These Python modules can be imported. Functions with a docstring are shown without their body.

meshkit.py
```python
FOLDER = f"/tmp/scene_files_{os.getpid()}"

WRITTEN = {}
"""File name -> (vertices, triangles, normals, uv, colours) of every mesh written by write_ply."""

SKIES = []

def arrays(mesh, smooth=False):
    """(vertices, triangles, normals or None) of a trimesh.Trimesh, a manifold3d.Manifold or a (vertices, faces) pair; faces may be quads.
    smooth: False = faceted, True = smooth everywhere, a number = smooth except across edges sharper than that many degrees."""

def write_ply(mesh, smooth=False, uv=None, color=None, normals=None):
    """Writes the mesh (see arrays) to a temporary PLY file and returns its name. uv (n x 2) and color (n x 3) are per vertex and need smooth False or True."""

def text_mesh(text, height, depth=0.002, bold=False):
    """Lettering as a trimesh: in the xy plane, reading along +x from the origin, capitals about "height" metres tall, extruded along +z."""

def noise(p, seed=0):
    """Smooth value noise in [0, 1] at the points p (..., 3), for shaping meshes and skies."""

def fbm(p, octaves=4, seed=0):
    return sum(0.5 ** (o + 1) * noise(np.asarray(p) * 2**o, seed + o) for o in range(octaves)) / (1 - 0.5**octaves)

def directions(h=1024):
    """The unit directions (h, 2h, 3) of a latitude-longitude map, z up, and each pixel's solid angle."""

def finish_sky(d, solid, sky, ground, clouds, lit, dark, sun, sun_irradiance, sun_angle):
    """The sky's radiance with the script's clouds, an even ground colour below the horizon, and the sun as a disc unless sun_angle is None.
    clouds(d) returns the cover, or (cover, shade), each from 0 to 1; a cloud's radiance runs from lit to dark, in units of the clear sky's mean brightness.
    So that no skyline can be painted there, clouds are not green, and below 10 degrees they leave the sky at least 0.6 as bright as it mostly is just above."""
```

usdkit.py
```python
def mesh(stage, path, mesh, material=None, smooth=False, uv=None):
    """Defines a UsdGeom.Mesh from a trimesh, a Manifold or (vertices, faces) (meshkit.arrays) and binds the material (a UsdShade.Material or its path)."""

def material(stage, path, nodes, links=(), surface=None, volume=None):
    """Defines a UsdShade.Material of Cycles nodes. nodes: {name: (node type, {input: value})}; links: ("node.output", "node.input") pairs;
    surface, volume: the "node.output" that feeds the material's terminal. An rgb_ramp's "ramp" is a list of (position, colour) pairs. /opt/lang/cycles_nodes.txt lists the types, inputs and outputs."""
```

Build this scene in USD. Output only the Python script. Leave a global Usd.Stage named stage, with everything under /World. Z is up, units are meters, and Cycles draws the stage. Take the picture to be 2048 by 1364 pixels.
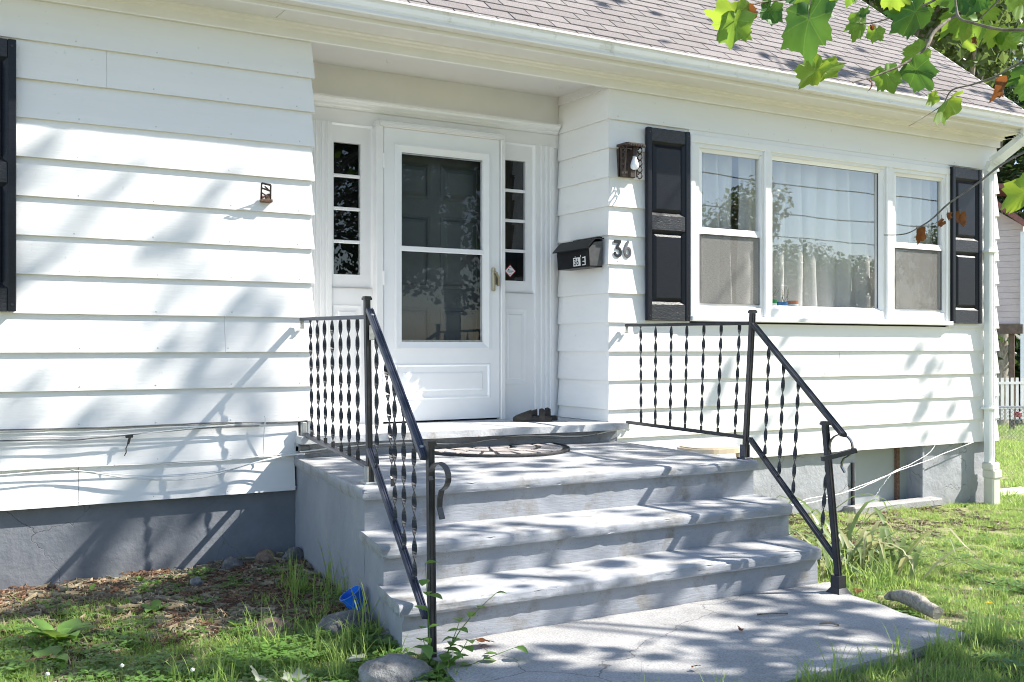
import math, random, sys
import numpy as np, trimesh, manifold3d as m3
sys.path.insert(0, '/opt/lang')
import usdkit, meshkit
from pxr import Usd, UsdGeom, UsdLux, UsdShade, Gf, Sdf, Vt
R = random.Random(7); NR = np.random.default_rng(7)
stage = Usd.Stage.CreateInMemory()
UsdGeom.SetStageUpAxis(stage, 'Z'); UsdGeom.SetStageMetersPerUnit(stage, 1.0)
UsdGeom.Xform.Define(stage, '/World'); UsdGeom.Scope.Define(stage, '/World/Looks')

# ---------------------------------------------------------------- camera, sky, sun, exposure
EXPOSURE = 1.48
SKY = 0.10
SUN = 1.0
TH = math.radians(30.4); CZ = 1.19
SUNV = np.array([2.0, -1.0, 2.15]); SUNV /= np.linalg.norm(SUNV)
cam = UsdGeom.Camera.Define(stage, '/World/camera')
right = np.array([math.cos(TH), -math.sin(TH), 0]); fwd = np.array([math.sin(TH), math.cos(TH), 0]); up = np.array([0, 0, 1.])
cam.AddTransformOp().Set(Gf.Matrix4d(*right, 0, *up, 0, *(-fwd), 0, 0, 0, CZ, 1))
cam.CreateHorizontalApertureAttr(36.0); cam.CreateVerticalApertureAttr(36.0 * 682 / 1024)
cam.CreateFocalLengthAttr(36.0 * 2098 / 2048); cam.CreateVerticalApertureOffsetAttr(36.0 * 15 / 2048)
cam.CreateExposureAttr(EXPOSURE); cam.CreateClippingRangeAttr(Gf.Vec2f(0.05, 2000))
elev = math.asin(SUNV[2]); rot = math.atan2(SUNV[0], SUNV[1])
skym = usdkit.material(stage, '/World/Looks/sky_look', {
    's': ('sky_texture', {'sky_type': 'single_scattering', 'sun_disc': False, 'sun_elevation': elev, 'sun_rotation': rot, 'altitude': 100.0, 'aerosol_density': .5, 'air_density': .9, 'ozone_density': 1.0}),
    'b': ('background_shader', {'strength': SKY})}, [('s.color', 'b.color')], surface='b.background')
dome = UsdLux.DomeLight.Define(stage, '/World/sky')
UsdShade.MaterialBindingAPI.Apply(dome.GetPrim()).Bind(skym)
dome.GetPrim().SetCustomDataByKey('kind', 'structure')
sun = UsdLux.DistantLight.Define(stage, '/World/sun')
sun.CreateNormalizeAttr(True); sun.CreateIntensityAttr(SUN); sun.CreateAngleAttr(0.5); sun.CreateColorAttr(Gf.Vec3f(1, .955, .88))
zx = np.cross([0, 0, 1.], SUNV); zx /= np.linalg.norm(zx); zy = np.cross(SUNV, zx)
sun.AddTransformOp().Set(Gf.Matrix4d(*zx, 0, *zy, 0, *SUNV, 0, 0, 0, 0, 1))

# ---------------------------------------------------------------- naming helpers
used = {}
def numbered(parent, name):
    k = (parent, name); n = used.get(k, 0); used[k] = n + 1
    return f'{parent}/{name}' if n == 0 else f'{parent}/{name}_{n:03d}'
def tag(prim, label=None, cat=None, group=None, kind=None):
    for k, x in (('label', label), ('category', cat), ('group', group), ('kind', kind)):
        if x: prim.SetCustomDataByKey(k, x)
    return prim
def thing(name, label, cat, group=None, loc=None):
    x = UsdGeom.Xform.Define(stage, numbered('/World', name))
    if loc is not None: x.AddTranslateOp().Set(Gf.Vec3d(*map(float, loc)))
    tag(x.GetPrim(), label, cat, group)
    return str(x.GetPath())
def obj(name, mesh, mat, parent='/World', smooth=False, label=None, cat=None, group=None, kind=None, uv=None):
    if isinstance(mesh, MB): mesh = mesh.get()
    p = numbered(parent, name)
    m = usdkit.mesh(stage, p, mesh, M[mat] if isinstance(mat, str) else mat, smooth, uv)
    tag(m.GetPrim(), label, cat, group, kind)
    return p

# ---------------------------------------------------------------- mesh helpers
class MB:
    def __init__(s): s.v = []; s.f = []; s.n = 0
    def add(s, v, f):
        v = np.asarray(v, float); f = np.asarray(f, int)
        if f.shape[1] == 4: f = np.vstack([f[:, [0, 1, 2]], f[:, [0, 2, 3]]])
        s.v.append(v); s.f.append(f + s.n); s.n += len(v); return s
    def mesh(s, m):
        a = meshkit.arrays(m); return s.add(a[0], a[1])
    def get(s): return np.vstack(s.v), np.vstack(s.f)
    def box(s, x0, x1, y0, y1, z0, z1):
        v = [(x, y, z) for z in (z0, z1) for y in (y0, y1) for x in (x0, x1)]
        return s.add(v, [(0, 2, 3, 1), (4, 5, 7, 6), (0, 1, 5, 4), (2, 6, 7, 3), (0, 4, 6, 2), (1, 3, 7, 5)])
    def cbox(s, x0, x1, y0, y1, z0, z1, b=.004):
        pts = []
        for sx, x in ((1, x0), (-1, x1)):
            for sy, y in ((1, y0), (-1, y1)):
                for sz, z in ((1, z0), (-1, z1)):
                    pts += [(x + sx * b, y + sy * b, z), (x + sx * b, y, z + sz * b), (x, y + sy * b, z + sz * b)]
        return s.mesh(m3.Manifold.hull_points(np.array(pts, float)))
    def prism(s, poly, axis, a0, a1, f0=None, f1=None):
        """poly: 2-D points; axis 'x': poly is (y,z); 'y': (x,z); 'z': (x,y). f0/f1: per-point offsets of the ends."""
        n = len(poly); v = []
        for a, fo in ((a0, f0), (a1, f1)):
            for i, (p, q) in enumerate(poly):
                t = a + (fo[i] if fo is not None else 0)
                v.append({'x': (t, p, q), 'y': (p, t, q), 'z': (p, q, t)}[axis])
        cap = trimesh.creation.triangulate_polygon(__import__('shapely').Polygon(poly), engine='earcut')
        cv, cf = cap
        idx = [int(np.argmin(np.sum((np.asarray(poly) - c) ** 2, 1))) for c in cv]
        cf = np.array(idx)[cf]
        f = [(i, (i + 1) % n, n + (i + 1) % n, n + i) for i in range(n)]
        ff = np.vstack([np.asarray(f)[:, [0, 1, 2]], np.asarray(f)[:, [0, 2, 3]], cf[:, ::-1], cf + n])
        t = trimesh.Trimesh(v, ff, process=False); trimesh.repair.fix_normals(t)
        return s.add(t.vertices, t.faces)
    def tube(s, pts, r, n=8, caps=True):
        pts = np.asarray(pts, float); k = len(pts); r = np.broadcast_to(np.asarray(r, float), (k,))
        T = np.gradient(pts, axis=0); T /= np.maximum(np.linalg.norm(T, axis=1, keepdims=True), 1e-9)
        u = np.cross(T[0], [0, 0, 1.]); u = u if np.linalg.norm(u) > .05 else np.cross(T[0], [1., 0, 0]); u /= np.linalg.norm(u)
        V = []; a = np.arange(n) * 2 * math.pi / n
        for i in range(k):
            u = u - T[i] * u.dot(T[i]); u /= np.linalg.norm(u); w = np.cross(T[i], u)
            V.append(pts[i] + r[i] * (np.outer(np.cos(a), u) + np.outer(np.sin(a), w)))
        F = [(i * n + j, i * n + (j + 1) % n, (i + 1) * n + (j + 1) % n, (i + 1) * n + j) for i in range(k - 1) for j in range(n)]
        V = np.vstack(V); s.add(V, F)
        if caps:
            s.add(V[:n], [(0, j + 1, j) for j in range(1, n - 1)]); s.add(V[-n:], [(0, j, j + 1) for j in range(1, n - 1)])
        return s
    def bar(s, p0, p1, w, h, side=None):
        """rectangular bar: w across 'side', h in the third direction"""
        p0, p1 = np.asarray(p0, float), np.asarray(p1, float); d = (p1 - p0) / np.linalg.norm(p1 - p0)
        a = np.asarray(side if side is not None else (1, 0, 0), float); a = a - d * a.dot(d); a /= np.linalg.norm(a); b = np.cross(d, a)
        v = [p + a * x * w / 2 + b * y * h / 2 for p in (p0, p1) for x, y in ((-1, -1), (1, -1), (1, 1), (-1, 1))]
        return s.add(v, [(3, 2, 1, 0), (4, 5, 6, 7), (0, 1, 5, 4), (1, 2, 6, 5), (2, 3, 7, 6), (3, 0, 4, 7)])
    def ring(s, o, i, yo, yi, yb):
        """rectangular frame o=(x0,x1,z0,z1) outside, i inside; front depth yo at the outer and yi at the inner edge, back yb"""
        q = lambda r, y: [(r[0], y, r[2]), (r[1], y, r[2]), (r[1], y, r[3]), (r[0], y, r[3])]
        v = q(o, yo) + q(i, yi) + q(o, yb) + q(i, yb)
        f = []
        for k in range(4):
            j = (k + 1) % 4
            f += [(k, j, 4 + j, 4 + k), (4 + k, 4 + j, 12 + j, 12 + k), (8 + k, 12 + k, 12 + j, 8 + j), (k, 8 + k, 8 + j, j)]
        return s.add(v, f)
    def lathe(s, prof, origin, axis=(0, 0, 1), n=20):
        ax = np.asarray(axis, float); ax /= np.linalg.norm(ax)
        u = np.cross(ax, [0, 0, 1.]); u = u if np.linalg.norm(u) > .01 else np.array([1., 0, 0]); u /= np.linalg.norm(u); w = np.cross(ax, u)
        a = np.arange(n) * 2 * math.pi / n; V = []
        for r, h in prof: V.append(np.asarray(origin) + ax * h + r * (np.outer(np.cos(a), u) + np.outer(np.sin(a), w)))
        k = len(prof)
        F = [(i * n + j, i * n + (j + 1) % n, (i + 1) * n + (j + 1) % n, (i + 1) * n + j) for i in range(k - 1) for j in range(n)]
        return s.add(np.vstack(V), F)
def fbm(p, o=4, seed=0):
    p = np.asarray(p, float); t = 0; a = .5
    for k in range(o): t = t + a * meshkit.noise(p * 2 ** k, seed + k); a /= 2
    return t / (1 - .5 ** o)
def vnormals(v, f):
    n = np.zeros_like(v); c = np.cross(v[f[:, 1]] - v[f[:, 0]], v[f[:, 2]] - v[f[:, 0]])
    for k in range(3): np.add.at(n, f[:, k], c)
    return n / np.maximum(np.linalg.norm(n, axis=1, keepdims=True), 1e-12)

# ---------------------------------------------------------------- materials
M = {}
def mat(name, c1, c2=None, scale=4., rough=.6, bump=0., bscale=60., detail=5., spec=.5, stretch=(1, 1, 1), metallic=0., lo=.35, hi=.65, c3=None, s3=.6, c3lo=.6, c3hi=.7, bump2=0., b2scale=8., coat=0., mode='fBM', rand=0.):
    c2 = c2 or c1
    n = {'g': ('geometry', {}), 'mp': ('mapping', {'scale': stretch}), 'n': ('noise_texture', {'scale': scale, 'detail': detail, 'roughness': .6}),
         'r': ('rgb_ramp', {'ramp': [(lo, c1), (hi, c2)]}), 'p': ('principled_bsdf', {'roughness': rough, 'specular_ior_level': spec, 'metallic': metallic, 'coat_weight': coat})}
    l = [('g.position', 'mp.vector'), ('mp.vector', 'n.vector'), ('n.fac', 'r.fac')]
    col = 'r.color'
    if c3:
        n['n3'] = ('noise_texture', {'scale': s3, 'detail': 6., 'roughness': .65}); n['r3'] = ('rgb_ramp', {'ramp': [(c3lo, (0, 0, 0)), (c3hi, (1, 1, 1))]}); n['mx'] = ('mix', {'color2': c3})
        l += [('g.position', 'n3.vector'), ('n3.fac', 'r3.fac'), ('r3.color', 'mx.fac'), (col, 'mx.color1')]; col = 'mx.color'
    if rand:
        n['oi'] = ('object_info', {}); n['mr'] = ('map_range', {'from_min': 0., 'from_max': 1., 'to_min': 1 - rand, 'to_max': 1 + rand})
        n['hv'] = ('hsv', {}); l += [('oi.random', 'mr.value'), ('mr.result', 'hv.value'), (col, 'hv.color')]; col = 'hv.color'
    l += [(col, 'p.base_color')]
    nn = None
    if bump:
        n['bn'] = ('noise_texture', {'scale': bscale, 'detail': 4., 'roughness': .6}); n['b'] = ('bump', {'strength': 1.0, 'distance': bump})
        l += [('mp.vector', 'bn.vector'), ('bn.fac', 'b.height')]; nn = 'b.normal'
    if bump2:
        n['bn2'] = ('noise_texture', {'scale': b2scale, 'detail': 3.}); n['b2'] = ('bump', {'strength': 1.0, 'distance': bump2})
        l += [('g.position', 'bn2.vector'), ('bn2.fac', 'b2.height')]
        if nn: l += [(nn, 'b2.normal')]
        nn = 'b2.normal'
    if nn: l += [(nn, 'p.normal')]
    M[name] = usdkit.material(stage, f'/World/Looks/{name}', n, l, surface='p.BSDF')
W = .80
mat('siding_white', (.795, .785, .77), (.835, .825, .81), scale=1.5, rough=.42, bump=.0012, bscale=18, stretch=(.35, 1, 3), bump2=.004, b2scale=2.2, c3=(.60, .595, .57), s3=24., c3lo=.655, c3hi=.80, rand=.015)
mat('nail_paint', (.50, .48, .44), (.70, .69, .66), scale=9., rough=.5)
mat('trim_white', (.79, .775, .76), (.83, .815, .80), scale=3., rough=.4, bump=.0006, bscale=60, c3=(.66, .66, .61), s3=14., c3lo=.68, c3hi=.8)
mat('vinyl_white', (.81, .80, .79), (.84, .83, .82), scale=4., rough=.3, c3=(.62, .62, .57), s3=30., c3lo=.70, c3hi=.8)
mat('gutter_white', (.76, .75, .735), (.80, .79, .775), scale=3., rough=.35, bump=.001, bscale=5., c3=(.52, .51, .45), s3=9., c3lo=.60, c3hi=.76, stretch=(.4, 1, 1))
mat('soffit_white', (.79, .77, .75), (.82, .80, .78), scale=3., rough=.55, bump=.0015, bscale=8.)
mat('shutter_black', (.006, .007, .011), (.010, .011, .016), scale=20., rough=.30, spec=.3, bump=.0006, bscale=60., stretch=(1, 1, 12))
mat('shutter_grain', (.010, .011, .015), (.026, .028, .035), scale=26., rough=.38, spec=.45, bump=.003, bscale=30., stretch=(1, 1, 5))
mat('iron_black', (.016, .017, .020), (.030, .031, .036), scale=25., rough=.33, bump=.0005, bscale=90., c3=(.09, .06, .045), s3=22., c3lo=.66, c3hi=.76)
mat('rail_metal', (.035, .038, .055), (.06, .065, .085), scale=12., rough=.30, metallic=.25, bump=.0004, bscale=90., c3=(.12, .075, .05), s3=30., c3lo=.68, c3hi=.76)
mat('galvanised', (.30, .31, .30), (.42, .43, .42), scale=40., rough=.42, metallic=.7)
mat('rust', (.10, .045, .025), (.22, .13, .09), scale=60., rough=.85, bump=.002, bscale=120.)
mat('lamp_brown', (.030, .020, .016), (.06, .038, .028), scale=40., rough=.5, bump=.0015, bscale=90.)
mat('bulb_white', (.82, .83, .85), rough=.2)
def stepmat():
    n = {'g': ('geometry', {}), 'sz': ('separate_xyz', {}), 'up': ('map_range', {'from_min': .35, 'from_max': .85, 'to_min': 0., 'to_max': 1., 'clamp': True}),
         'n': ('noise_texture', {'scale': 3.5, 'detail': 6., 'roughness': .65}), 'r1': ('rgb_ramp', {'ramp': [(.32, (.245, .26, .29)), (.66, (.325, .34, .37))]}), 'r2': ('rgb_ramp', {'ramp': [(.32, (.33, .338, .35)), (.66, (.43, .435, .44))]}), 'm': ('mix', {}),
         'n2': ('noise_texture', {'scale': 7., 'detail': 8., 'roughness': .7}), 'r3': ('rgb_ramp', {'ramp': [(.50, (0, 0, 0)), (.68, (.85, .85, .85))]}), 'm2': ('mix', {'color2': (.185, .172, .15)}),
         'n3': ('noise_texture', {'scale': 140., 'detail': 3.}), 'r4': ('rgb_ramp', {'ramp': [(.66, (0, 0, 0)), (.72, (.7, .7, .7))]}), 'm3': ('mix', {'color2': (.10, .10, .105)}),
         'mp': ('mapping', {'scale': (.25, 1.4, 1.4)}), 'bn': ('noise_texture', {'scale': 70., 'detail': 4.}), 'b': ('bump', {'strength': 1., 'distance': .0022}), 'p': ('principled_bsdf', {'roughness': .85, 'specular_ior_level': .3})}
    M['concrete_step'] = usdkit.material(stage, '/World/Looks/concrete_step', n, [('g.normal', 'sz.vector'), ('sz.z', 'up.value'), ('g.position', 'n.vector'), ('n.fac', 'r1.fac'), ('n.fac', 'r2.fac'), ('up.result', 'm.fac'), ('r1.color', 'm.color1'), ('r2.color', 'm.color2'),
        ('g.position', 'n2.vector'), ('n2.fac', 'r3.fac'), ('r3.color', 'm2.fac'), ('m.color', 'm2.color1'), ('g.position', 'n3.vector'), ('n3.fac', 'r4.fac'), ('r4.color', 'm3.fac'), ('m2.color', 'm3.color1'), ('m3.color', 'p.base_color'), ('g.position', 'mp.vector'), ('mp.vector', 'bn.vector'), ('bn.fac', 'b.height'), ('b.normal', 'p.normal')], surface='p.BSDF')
stepmat()
def crackmat(name, c1, c2, crack, bump):
    n = {'g': ('geometry', {}), 'n': ('noise_texture', {'scale': 3., 'detail': 6., 'roughness': .65}), 'r': ('rgb_ramp', {'ramp': [(.34, c1), (.66, c2)]}), 'nd': ('noise_texture', {'scale': 7., 'detail': 7.}), 'ad': ('mix', {'mix_type': 'linear_light', 'fac': .10}),
         'v': ('voronoi_texture', {'feature': 'distance_to_edge', 'scale': 2.3}), 'vr': ('map_range', {'from_min': .0005, 'from_max': .0055, 'to_min': 1., 'to_max': 0., 'clamp': True}), 'nm': ('noise_texture', {'scale': 1.7, 'detail': 2.}), 'rm': ('rgb_ramp', {'ramp': [(.50, (0, 0, 0)), (.64, (.75, .75, .75))]}), 'mu': ('mix', {'mix_type': 'multiply', 'fac': 1.}), 'mc': ('mix', {'color2': crack}),
         'sz': ('separate_xyz', {}), 'dm': ('map_range', {'from_min': -.22, 'from_max': .10, 'to_min': .55, 'to_max': 0., 'clamp': True}), 'n5': ('noise_texture', {'scale': 9., 'detail': 6.}), 'm5': ('math', {'math_type': 'multiply'}), 'md': ('mix', {'color2': (.13, .11, .085)}),
         'bn': ('noise_texture', {'scale': 13., 'detail': 7., 'roughness': .62}), 'b': ('bump', {'strength': 1., 'distance': bump}), 'b2': ('bump', {'strength': 1., 'distance': .006, 'invert': True}), 'p': ('principled_bsdf', {'roughness': .75, 'specular_ior_level': .35})}
    M[name] = usdkit.material(stage, f'/World/Looks/{name}', n, [('g.position', 'n.vector'), ('n.fac', 'r.fac'), ('g.position', 'nd.vector'), ('g.position', 'ad.color1'), ('nd.color', 'ad.color2'), ('ad.color', 'v.vector'), ('v.distance', 'vr.value'), ('g.position', 'nm.vector'), ('nm.fac', 'rm.fac'), ('rm.color', 'mu.color1'), ('vr.result', 'mu.color2'), ('mu.color', 'mc.fac'), ('r.color', 'mc.color1'),
        ('g.position', 'sz.vector'), ('sz.z', 'dm.value'), ('g.position', 'n5.vector'), ('n5.fac', 'm5.value1'), ('dm.result', 'm5.value2'), ('m5.value', 'md.fac'), ('mc.color', 'md.color1'), ('md.color', 'p.base_color'), ('g.position', 'bn.vector'), ('bn.fac', 'b.height'), ('mu.color', 'b2.height'), ('b.normal', 'b2.normal'), ('b2.normal', 'p.normal')], surface='p.BSDF')
crackmat('foundation_paint', (.15, .162, .185), (.20, .213, .235), (.07, .07, .075), .007); crackmat('foundation_light', (.31, .322, .345), (.375, .388, .41), (.14, .135, .13), .009)
mat('step_side_shaded', (.20, .215, .245), (.255, .27, .30), scale=2.5, rough=.85, bump=.003, bscale=40., c3=(.28, .28, .28), s3=6., c3lo=.6, c3hi=.72, spec=.3)  # blue grey side paint, darkened further so its colour carries the face's shade
mat('landing_top', (.46, .48, .51), (.56, .575, .60), scale=3., rough=.8, bump=.003, bscale=45., stretch=(.3, 1.6, 1), c3=(.40, .39, .36), s3=4., c3lo=.6, c3hi=.75, spec=.3)
def walkmat():
    n = {'g': ('geometry', {}), 'n': ('noise_texture', {'scale': 2.4, 'detail': 8., 'roughness': .7}), 'r': ('rgb_ramp', {'ramp': [(.32, (.30, .292, .28)), (.5, (.385, .378, .368)), (.68, (.455, .448, .436))]}), 'n2': ('noise_texture', {'scale': 120., 'detail': 3.}), 'r2': ('rgb_ramp', {'ramp': [(.35, (.72, .72, .72)), (.62, (1, 1, 1))]}), 'mu': ('mix', {'mix_type': 'multiply', 'fac': 1.}),
         'n3': ('noise_texture', {'scale': 38., 'detail': 4.}), 'r3': ('rgb_ramp', {'ramp': [(.70, (0, 0, 0)), (.74, (.8, .8, .8))]}), 'm3': ('mix', {'color2': (.10, .085, .07)}), 'nd': ('noise_texture', {'scale': 5., 'detail': 6.}), 'ad': ('mix', {'mix_type': 'linear_light', 'fac': .10}), 'v': ('voronoi_texture', {'feature': 'distance_to_edge', 'scale': .9}), 'vr': ('map_range', {'from_min': .0006, 'from_max': .0035, 'to_min': .8, 'to_max': 0., 'clamp': True}), 'm4': ('mix', {'color2': (.11, .10, .09)}),
         'b': ('bump', {'strength': 1., 'distance': .0022}), 'p': ('principled_bsdf', {'roughness': .9, 'specular_ior_level': .25})}
    M['walkway_concrete'] = usdkit.material(stage, '/World/Looks/walkway_concrete', n, [('g.position', 'n.vector'), ('n.fac', 'r.fac'), ('g.position', 'n2.vector'), ('n2.fac', 'r2.fac'), ('r.color', 'mu.color1'), ('r2.color', 'mu.color2'), ('g.position', 'n3.vector'), ('n3.fac', 'r3.fac'), ('r3.color', 'm3.fac'), ('mu.color', 'm3.color1'),
        ('g.position', 'nd.vector'), ('g.position', 'ad.color1'), ('nd.color', 'ad.color2'), ('ad.color', 'v.vector'), ('v.distance', 'vr.value'), ('vr.result', 'm4.fac'), ('m3.color', 'm4.color1'), ('m4.color', 'p.base_color'), ('n2.fac', 'b.height'), ('b.normal', 'p.normal')], surface='p.BSDF')
walkmat()
mat('basement_board', (.33, .36, .35), (.36, .39, .38), scale=3., rough=.6)
mat('shingle', (.185, .166, .160), (.30, .272, .262), scale=130., rough=.95, bump=.004, bscale=300., detail=2., lo=.3, hi=.7, c3=(.18, .155, .148), s3=1.2, c3lo=.55, c3hi=.75, rand=.10, spec=.2)
mat('roof_felt', (.05, .042, .04), (.08, .068, .065), scale=80., rough=.95)
mat('threshold_paint', (.42, .43, .44), (.52, .53, .54), scale=5., rough=.7, bump=.004, bscale=40., c3=(.33, .30, .28), s3=12., c3lo=.56, c3hi=.7)
mat('door_white', (.80, .80, .80), (.835, .835, .835), scale=3., rough=.28)
mat('door_dark', (.085, .095, .10), (.105, .115, .12), scale=3., rough=.5)
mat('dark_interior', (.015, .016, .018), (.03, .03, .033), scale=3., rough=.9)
mat('room_paint', (.62, .59, .55), (.66, .63, .59), scale=1., rough=.9)
mat('handle_brass', (.33, .30, .23), (.40, .37, .29), scale=20., rough=.3, metallic=.8)
mat('rubber_black', (.012, .012, .013), (.025, .025, .026), scale=60., rough=.7, bump=.002, bscale=200.)
mat('mat_stone', (.28, .25, .235), (.42, .385, .365), scale=25., rough=.9, bump=.004, bscale=130., rand=.12)
mat('sandal_dark', (.022, .018, .015), (.045, .037, .03), scale=40., rough=.7, bump=.002, bscale=150.)
mat('mailbox_black', (.005, .005, .006), (.009, .009, .010), scale=30., spec=.25, rough=.4, c3=(.10, .10, .10), s3=60., c3lo=.70, c3hi=.76)
mat('mailbox_grey', (.05, .05, .052), (.075, .075, .078), scale=30., rough=.4)
mat('sticker_white', (.74, .74, .73), rough=.4)
mat('ink_black', (.008, .008, .009), rough=.35)
mat('ink_grey', (.09, .085, .09), (.14, .13, .135), scale=60., rough=.4)
mat('sticker_red', (.45, .03, .04), rough=.4)
mat('cable_white', (.62, .63, .61), (.72, .73, .71), scale=20., rough=.45)
mat('cable_grey', (.10, .10, .10), (.16, .16, .155), scale=20., rough=.5)
mat('beige_plastic', (.52, .42, .30), (.58, .48, .35), scale=5., rough=.45)
mat('downspout_white', (.74, .76, .73), (.79, .80, .78), scale=3., rough=.4, c3=(.60, .58, .50), s3=8., c3lo=.6, c3hi=.78)
mat('boot_cream', (.66, .63, .52), (.72, .69, .58), scale=6., rough=.5)
mat('soil', (.045, .034, .024), (.105, .085, .06), scale=14., rough=1., bump=.02, bscale=25., c3=(.27, .262, .14), s3=3.5, c3lo=.38, c3hi=.50, spec=.2)
mat('mulch', (.085, .046, .028), (.24, .14, .085), scale=30., rough=.95, rand=.35)
mat('dry_straw', (.17, .14, .085), (.30, .25, .165), scale=30., rough=.9, rand=.3)
mat('stone_grey', (.085, .08, .078), (.18, .172, .165), scale=18., rough=.9, bump=.01, bscale=40., c3=(.27, .26, .24), s3=25., c3lo=.62, c3hi=.68)
mat('stone_light', (.14, .135, .13), (.27, .265, .25), scale=22., rough=.9, bump=.012, bscale=50., c3=(.06, .055, .05), s3=18., c3lo=.62, c3hi=.70)
mat('stone_tan', (.15, .10, .07), (.25, .18, .13), scale=14., rough=.9, bump=.01, bscale=40.)
mat('log_grey', (.21, .195, .165), (.36, .335, .29), scale=20., rough=.95, bump=.012, bscale=30., stretch=(1, 3, 3))
mat('cup_blue', (.01, .12, .52), (.012, .14, .58), scale=4., rough=.3)
mat('bark', (.17, .15, .115), (.34, .31, .26), scale=14., rough=.95, bump=.015, bscale=30., stretch=(1, 1, .35))
mat('twig_bark', (.10, .08, .055), (.22, .19, .145), scale=40., rough=.85, bump=.003, bscale=90.)
mat('neighbour_siding', (.52, .42, .40), (.57, .465, .445), scale=3., rough=.7)
mat('roof_redbrown', (.20, .075, .06), (.26, .11, .09), scale=8., rough=.8)
mat('beam_brown', (.10, .065, .045), (.16, .11, .08), scale=10., rough=.8)
mat('paint_red', (.22, .02, .02), rough=.5)
mat('wire_black', (.02, .02, .02), rough=.6)
mat('pot_green', (.02, .26, .08), rough=.4); mat('pot_blue', (.03, .15, .38), rough=.4); mat('pot_orange', (.50, .16, .08), (.62, .25, .14), rough=.6)
mat('asphalt_grey', (.045, .045, .047), (.07, .07, .07), scale=30., rough=.95)

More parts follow.
